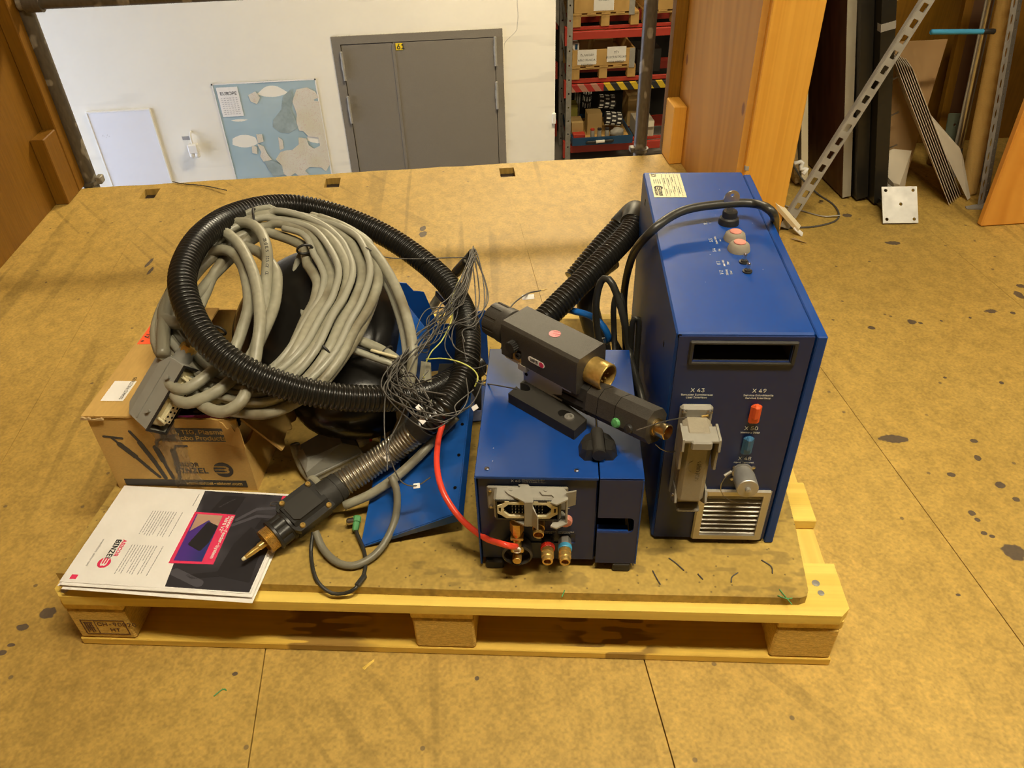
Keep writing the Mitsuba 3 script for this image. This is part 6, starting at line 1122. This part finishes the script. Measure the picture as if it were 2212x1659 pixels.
part('stud', lathe([(0.010, 0), (0.010, 0.008), (0.006, 0.010), (0.006, 0.022), (0.011, 0.024), (0.011, 0.036), (0.009, 0.038), (0.0105, 0.046), (0.0105, 0.074), (0.006, 0.076), (0.006, 0.100), (0.004, 0.104)], 8, a0+V([0.004, 0, -0.010]), (0.09, -0.05, -1)), 'm_zinc', at, smooth=30, T=MT)
gpz = thing('green_plate', 'grey green rectangular plate with two holes behind the aluminium rail', 'plate')
gp_ = rrect(0, 0.045, 0, 0.135, 0.006)
for x, y in ((0.024, 0.038), (0.027, 0.098)): gp_ = gp_.difference(Point(x, y).buffer(0.005, quad_segs=4))
pm('m_greenplate', (0.105, 0.125, 0.085), 0.5)
part('plate', prism(gp_, 0.004), 'm_greenplate', gpz, T=MT @ P4((2.262, 1.55, 0.085), unit((1, 0, -0.06)), unit((-0.10, 0.05, 1)), np.cross(unit((1, 0, -0.06)), unit((-0.10, 0.05, 1)))))
single('green_sheet', hull([(2.305, 1.545, 0.06), (2.325, 1.54, 0.06), (2.318, 1.54, 0.17), (2.305, 1.548, 0.06), (2.325, 1.543, 0.06), (2.318, 1.543, 0.17)]), 'm_green', 'small green corner of a sheet between the aluminium rail and the cardboard tube', 'sheet', T=MT)
ct = thing('cardboard_tube', 'thick brown cardboard tube standing beside the slotted steel angle', 'tube')
part('tube', tube([(2.316, 1.430, 0.004), (2.215, 1.46, 0.80)], 0.0255, 24, 0.1), 'm_card', ct, smooth=35, T=MT)
an = thing('slotted_angle', 'grey slotted steel angle standing at the right with its foot bent out', 'steel profile')
b0, b1 = V([2.305, 1.330, 0.006]), V([2.168, 1.375, 0.85]); AT = MT @ frame_x(b0, b1-b0, (0.25, -1, 0)); La = np.linalg.norm(b1-b0)
g1 = sbox(0, 0.0, La, 0.020).difference(unary_union([affinity.scale(Point(x, 0.010).buffer(1, quad_segs=5), 0.0135, 0.0038) for x in np.arange(0.03, La, 0.043)]))
g2 = sbox(0, 0.0, La, 0.026).difference(unary_union([Point(x, 0.014).buffer(0.0032, quad_segs=3) for x in np.arange(0.02, La, 0.0225)]))
part('flange', prism(g1, 0.002), 'm_galv', an, T=AT)
part('flange', prism(g2, 0.002), 'm_galv_dark', an, T=AT @ P4((0, 0, 0), (1, 0, 0), (0, -0.96, -0.28), (0, 0.28, -0.96)))
pm('m_galv_dark', (0.16, 0.15, 0.125), 0.5)
part('foot', hull([(2.245, 1.315, 0.001), (2.31, 1.300, 0.001), (2.32, 1.335, 0.001), (2.25, 1.33, 0.001), (2.245, 1.315, 0.004), (2.31, 1.300, 0.008), (2.32, 1.335, 0.010), (2.25, 1.33, 0.004)]), 'm_galv', an, T=MT)
br = thing('blue_rod', 'blue sleeved rod sticking out level from the slotted angle', 'rod')
part('sleeve', tube([(1.955, 1.30, 0.536), (2.125, 1.33, 0.522)], 0.0068, 14, 0.05), 'm_lightblue', br, smooth=True, T=MT)
part('tip', tube([(2.118, 1.329, 0.5226), (2.155, 1.335, 0.520)], 0.0072, 14, 0.02), 'm_black', br, smooth=True, T=MT)
single('orange_board', rbox(2.222, 2.75, 1.196, 1.220, 0.001, 0.95, 0.004), 'm_varnish', 'orange varnished board standing at the right edge of the picture', 'board', T=MT)
single('grey_strip', bar((2.40, 1.50, 0.004), (2.30, 1.50, 0.40), 0.02, 0.006, (0, -1, 0)), 'm_galv_dark', 'grey strip leaning behind the slotted angle', 'strip', T=MT)
single('machine_nut', lathe([(0.0065, 0), (0.0065, 0.006), (0.0035, 0.006), (0.0035, 0)], 6, (1.825, 1.425, 0.0005)), 'm_steel', 'small steel nut on the floor in front of the brown panel', 'nut', T=MT)

# ------------------------------------------------------------------ pallet racking beyond the white wall
RV = 9.0
pm('m_rackred', (0.42, 0.040, 0.022), 0.5)
pm('m_rackblue', (0.010, 0.055, 0.13), 0.5)
pm('m_rackwood', lambda p, n, uv: mix((0.42, 0.25, 0.07), (0.55, 0.34, 0.11), noise(p.x*20, p.y*20, p.z*6)), 0.6)
def hazard(p, n, uv):
    u, v = muv(p); s = (u*1.0 + p.z*0.75)/0.165; k = s - dr.floor(s)
    y = u > 2.60
    return dr.select(k < 0.5, dr.select(y, mi.Color3f(0.60, 0.42, 0.02), mi.Color3f(0.42, 0.20, 0.14)), dr.select(y, mi.Color3f(0.02, 0.02, 0.02), mi.Color3f(0.38, 0.025, 0.02)))
pm('m_hazard', hazard, 0.6)
rk = thing('pallet_rack', 'red beamed pallet racking behind the scaffold post, with galvanised ladder upright', 'rack')
def upr(u, v):
    g = sbox(0, 0, 0.068, 4.2).difference(unary_union([Point(0.034, z).buffer(0.010, quad_segs=3) for z in np.arange(0.1, 4.2, 0.17)]))
    return cat(xf(prism(g, 0.003), P4((u, v, GZ), (1, 0, 0), (0, 0, 1), (0, -1, 0))), rbox(u, u+0.003, v, v+0.06, GZ, GZ+4.2), rbox(u+0.065, u+0.068, v, v+0.06, GZ, GZ+4.2))
part('upright', upr(2.128, RV), 'm_galv', rk, T=MT); part('upright', upr(2.150, RV+0.78), 'm_galv', rk, T=MT)
for z in np.arange(GZ+0.1, 0.6, 0.36): part('brace', bar((2.165, RV+0.04, z), (2.185, RV+0.80, z+0.30), 0.03, 0.02), 'm_galv', rk, T=MT)
part('upright', upr(4.85, RV), 'm_galv', rk, T=MT)
for z0_, z1_, zz in ((-1.395, -1.305, -1.262), (-2.015, -1.925, -1.868), (-2.79, -2.69, -2.645)):
    mt_ = 'm_hazard' if abs(z0_+2.015) < 1e-6 else 'm_rackred'
    part('beam', rbox(2.197, 4.85, RV-0.01, RV+0.04, z0_, z1_, 0.004), mt_, rk, T=MT)
    part('beam_lip', rbox(2.197, 4.85, RV+0.045, RV+0.075, z1_+0.004, zz, 0.004), 'm_rackred', rk, T=MT)
    part('beam', rbox(2.197, 4.85, RV+0.80, RV+0.85, z0_, z1_+0.04), 'm_rackred', rk, T=MT)
    for v in (RV, RV+0.8): part('connector', rbox(2.10, 2.126, v-0.02, v+0.05, z0_-0.06, z1_+0.06), 'm_rackred', rk, T=MT)
rk2 = thing('pallet_rack', 'blue and red racking upright just visible past the end of the white wall', 'rack')
part('upright', rbox(2.02, 2.09, RV+0.9, RV+0.97, GZ, 0.6), 'm_rackblue', rk2, T=MT)
for z in (-0.98, -1.25, -2.0, -2.25, -2.72): part('connector', rbox(1.98, 2.10, RV+0.86, RV+0.899, z-0.1, z+0.02), 'm_rackred', rk2, T=MT)
part('plate', hull([(2.0, RV+0.7, -1.0), (2.13, RV+0.7, -1.1), (2.13, RV+0.7, -1.4), (2.05, RV+0.7, -1.3), (2.0, RV+0.71, -1.0), (2.13, RV+0.71, -1.1)]), 'm_galv', rk2, T=MT)
single('rack_backing', rbox(1.9, 5.2, RV+1.35, RV+1.38, GZ, 0.8), 'm_black_matte', 'dark hall wall behind the pallet racking', 'wall panel', T=MT)
def rack_pallet(u, z, label, h=0.15):
    k = thing('storage_pallet', label, 'pallet'); w = 0.80
    for i in range(3):
        uu = u + (0, 0.345, 0.70)[i]; part('block', rbox(uu, uu+0.10, RV+0.02, RV+0.13, z+0.002, z+0.115), 'm_rackwood', k, T=MT); part('block', rbox(uu, uu+0.10, RV+0.75, RV+0.86, z+0.002, z+0.115), 'm_rackwood', k, T=MT)
    part('stringer', rbox(u, u+w, RV+0.02, RV+0.14, z+0.1155, z+0.135), 'm_rackwood', k, T=MT); part('stringer', rbox(u, u+w, RV+0.75, RV+0.86, z+0.1155, z+0.135), 'm_rackwood', k, T=MT)
    for i in range(5): part('deck_board', rbox(u+0.172*i, u+0.172*i+0.105, RV+0.005, RV+1.1, z+0.1355, z+0.155), 'm_rackwood', k, T=MT)
def collar(u, z, h, label, w=0.79, corner=True):
    k = thing('wooden_crate', label, 'crate')
    part('front', rbox(u, u+w, RV+0.008, RV+0.028, z, z+h), 'm_rackwood', k, T=MT); part('rear', rbox(u, u+w, RV+1.07, RV+1.09, z, z+h), 'm_rackwood', k, T=MT)
    for uu in (u, u+w-0.02): part('side', rbox(uu, uu+0.02, RV+0.0285, RV+1.0695, z, z+h), 'm_rackwood', k, T=MT)
    if corner: part('corner_bracket', cat(rbox(u+w-0.065, u+w+0.003, RV+0.004, RV+0.0075, z-0.04, z+h), rbox(u+w+0.0005, u+w+0.0035, RV+0.008, RV+0.06, z-0.04, z+h)), 'm_galv', k, T=MT)
    return k
def sign(u, z, w, h, lines, label):
    k = single('paper_sign', rbox(u, u+w, RV+0.002, RV+0.0035, z, z+h), 'm_paper', label, 'sign', T=MT)
    for i, s in enumerate(lines):
        part('lettering', text(s, 0.026, MT @ P4((u+w/2, RV+0.0019, z+h-0.075-0.058*i), (1, 0, 0), (0, 0, 1), (0, -1, 0)), 0.0006, center=True), 'm_print', k)
rack_pallet(2.195, -1.262, 'wooden pallet on the top red beam of the racking'); collar(2.21, -1.105, 0.40, 'wooden crate with one white sign on the top rack level', 0.72)
sign(2.44, -1.085, 0.24, 0.30, ['BRICKOR', 'UNIVERSALFÄSTE', 'LIMBIT'], 'white paper sign taped to the upper crate')
rack_pallet(2.195, -1.868, 'wooden pallet on the hazard striped beam of the racking'); collar(2.20, -1.710, 0.19, 'wooden crate with two white signs on the middle rack level', 0.77)
sign(2.262, -1.690, 0.235, 0.175, ['SLANGAR', 'MED RUNDA', 'FÄSTEN'], 'left white paper sign on the middle crate'); sign(2.625, -1.670, 0.235, 0.175, ['DIV', 'BLECKNINGAR', 'FÖR PRESS'], 'right white paper sign on the middle crate')
rack_pallet(3.05, -1.262, 'wooden pallet on the top beam, right of the scaffold post'); collar(3.06, -1.105, 0.3, 'wooden crate cut off by the plywood divider on the top rack level')
def carton(u0, u1, v0, v1, z0_, z1_, label, mat='m_rackcard', lids=True):
    k = thing('storage_carton', label, 'carton')
    part('body', rbox(u0, u1, v0, v1, z0_, z1_), mat, k, T=MT)
    if lids: part('flap', hull([(u0, v0, z1_), (u1, v0, z1_), (u0+0.02, v0-0.06, z1_-0.05), (u1-0.02, v0-0.06, z1_-0.05), (u0, v0+0.003, z1_), (u1, v0+0.003, z1_)]), mat, k, T=MT)
    return k
pm('m_rackcard', (0.40, 0.27, 0.105), 0.8)
carton(2.30, 2.42, RV+0.2, RV+0.5, -1.709, -1.44, 'small carton standing in the middle crate at the left', lids=False); carton(2.50, 2.74, RV+0.25, RV+0.7, -1.709, -1.43, 'larger open carton standing in the middle crate')
k = thing('storage_carton', 'white and blue carton end beside the ladder upright in the middle crate', 'carton'); part('body', rbox(2.215, 2.295, RV+0.1, RV+0.3, -1.709, -1.46), 'm_paper', k, T=MT); part('print', rbox(2.245, 2.275, RV+0.096, RV+0.0995, -1.53, -1.47), 'm_rackblue', k, T=MT)
# lowest level
ty = thing('storage_tray', 'dark blue metal tray holding cartons on the lowest rack level', 'tray')
part('tray', vf(man(rbox(2.20, 2.98, RV-0.15, RV+0.75, -2.644, -2.545)) - mbox(2.215, 2.965, RV-0.135, RV+0.735, -2.63, -2.5)), 'm_rackblue', ty, T=MT)
part('liner', rbox(2.217, 2.963, RV-0.133, RV+0.733, -2.629, -2.60), 'm_rackwood', ty, T=MT)
mk = thing('marker_pen', 'black marker with a white band lying against the blue tray front', 'marker'); part('pen', lathe([(0.01, 0), (0.018, 0.02), (0.018, 0.34), (0.01, 0.36)], 10, (2.37, RV-0.172, -2.60), (1, 0, 0.03)), 'm_black', mk, T=MT, smooth=30); part('band', lathe([(0.019, 0.13), (0.019, 0.24)], 10, (2.37, RV-0.172, -2.60), (1, 0, 0.03)), 'm_white', mk, T=MT)
carton(2.43, 2.62, RV+0.1, RV+0.30, -2.599, -2.33, 'open brown carton in the middle of the blue tray', lids=False); carton(2.21, 2.36, RV+0.0, RV+0.25, -2.599, -2.40, 'low carton at the left end of the blue tray', lids=False)
single('red_bin', rbox(2.215, 2.37, RV-0.12, RV-0.01, -2.599, -2.51, 0.004), 'm_rackred', 'red plastic bin at the left front of the blue tray', 'bin', T=MT)
single('yellow_carton', rbox(2.205, 2.33, RV+0.3, RV+0.5, -2.599, -2.27), 'm_rackyel', 'dull yellow carton behind the low carton on the tray', 'carton', T=MT)
pm('m_rackyel', (0.22, 0.20, 0.03), 0.7)
def spool(c, r, L, ax_, label, mat='m_print_white'):
    k = thing('perforated_roll', label, 'roll')
    part('roll', lathe([(r*0.9, 0), (r*0.9, L)], 18, c, ax_), 'm_print', k, T=MT, smooth=40)
    f = frame_z(c, ax_)
    for i in range(9):
        a = i*2*math.pi/9
        for j in range(3): part('strip', xf(xf(rbox(r*0.9, r, -r*0.12, r*0.12, L*(j+0.08)/3, L*(j+0.75)/3), RZ(math.degrees(a)+j*20)), f), mat, k, T=MT)
spool((2.66, RV+0.12, -2.40), 0.085, 0.22, (1, 0, -0.12), 'white slotted roll lying in the tray, lower one'); spool((2.60, RV+0.30, -2.235), 0.085, 0.22, (1, 0, -0.1), 'slotted roll behind and above the other roll')
spool((2.47, RV+0.45, -2.36), 0.055, 0.26, (0.05, 0, 1), 'upright perforated cup shaped roll behind the cartons')
for i, (u, mat) in enumerate(((2.47, 'm_galv'), (2.56, 'm_galv'), (2.66, 'm_galv'))):
    k = thing('glass_jar', ('small jar with a red top at the tray front', 'middle small jar at the tray front', 'rightmost small jar at the tray front')[i], 'jar'); part('jar', lathe([(0.026, 0), (0.028, 0.01), (0.028, 0.10), (0.024, 0.115)], 12, (u, RV-0.06, -2.599)), mat, k, T=MT, smooth=35)
    part('lid', lathe([(0.027, 0.1152), (0.027, 0.135)], 12, (u, RV-0.06, -2.599)), 'm_rackred' if i == 0 else 'm_print', k, T=MT, smooth=35)
single('plastic_bag', lump((2.80, RV-0.02, -2.54), (0.09, 0.07, 0.06), 5, 0.4, sub=2), 'm_galv', 'clear crinkled bag of small parts at the right of the blue tray', 'bag', T=MT, smooth=30)
single('bundle_of_tubes', cat(*[tube([(2.33+0.03*i, RV+0.6, -2.6), (2.35+0.028*i, RV+0.62, -2.17-0.03*(i % 3))], 0.012, 8, 0.2) for i in range(3)]), 'm_galv', 'few grey tubes standing at the back of the tray', 'tubes', T=MT, smooth=True)
carton(3.06, 3.30, RV+0.05, RV+0.4, -2.644, -2.45, 'pale carton right of the scaffold post on the lowest rack level', 'm_sack'); carton(3.03, 3.3, RV+0.45, RV+0.8, -2.644, -2.25, 'brown carton behind the pale one on the lowest rack level', lids=False)
carton(3.05, 3.35, RV+0.2, RV+0.6, -1.868, -1.60, 'grey carton on the middle rack level behind the divider edge', 'm_black_matte', lids=False)
single('yellow_strap', tube([(2.03, 3.6, -0.62), (2.01, 3.6, -0.75), (1.985, 3.6, -1.05)], 0.012, 8), 'm_yellow', 'yellow strap hanging between the scaffold post and the divider', 'strap', T=MT, smooth=True)
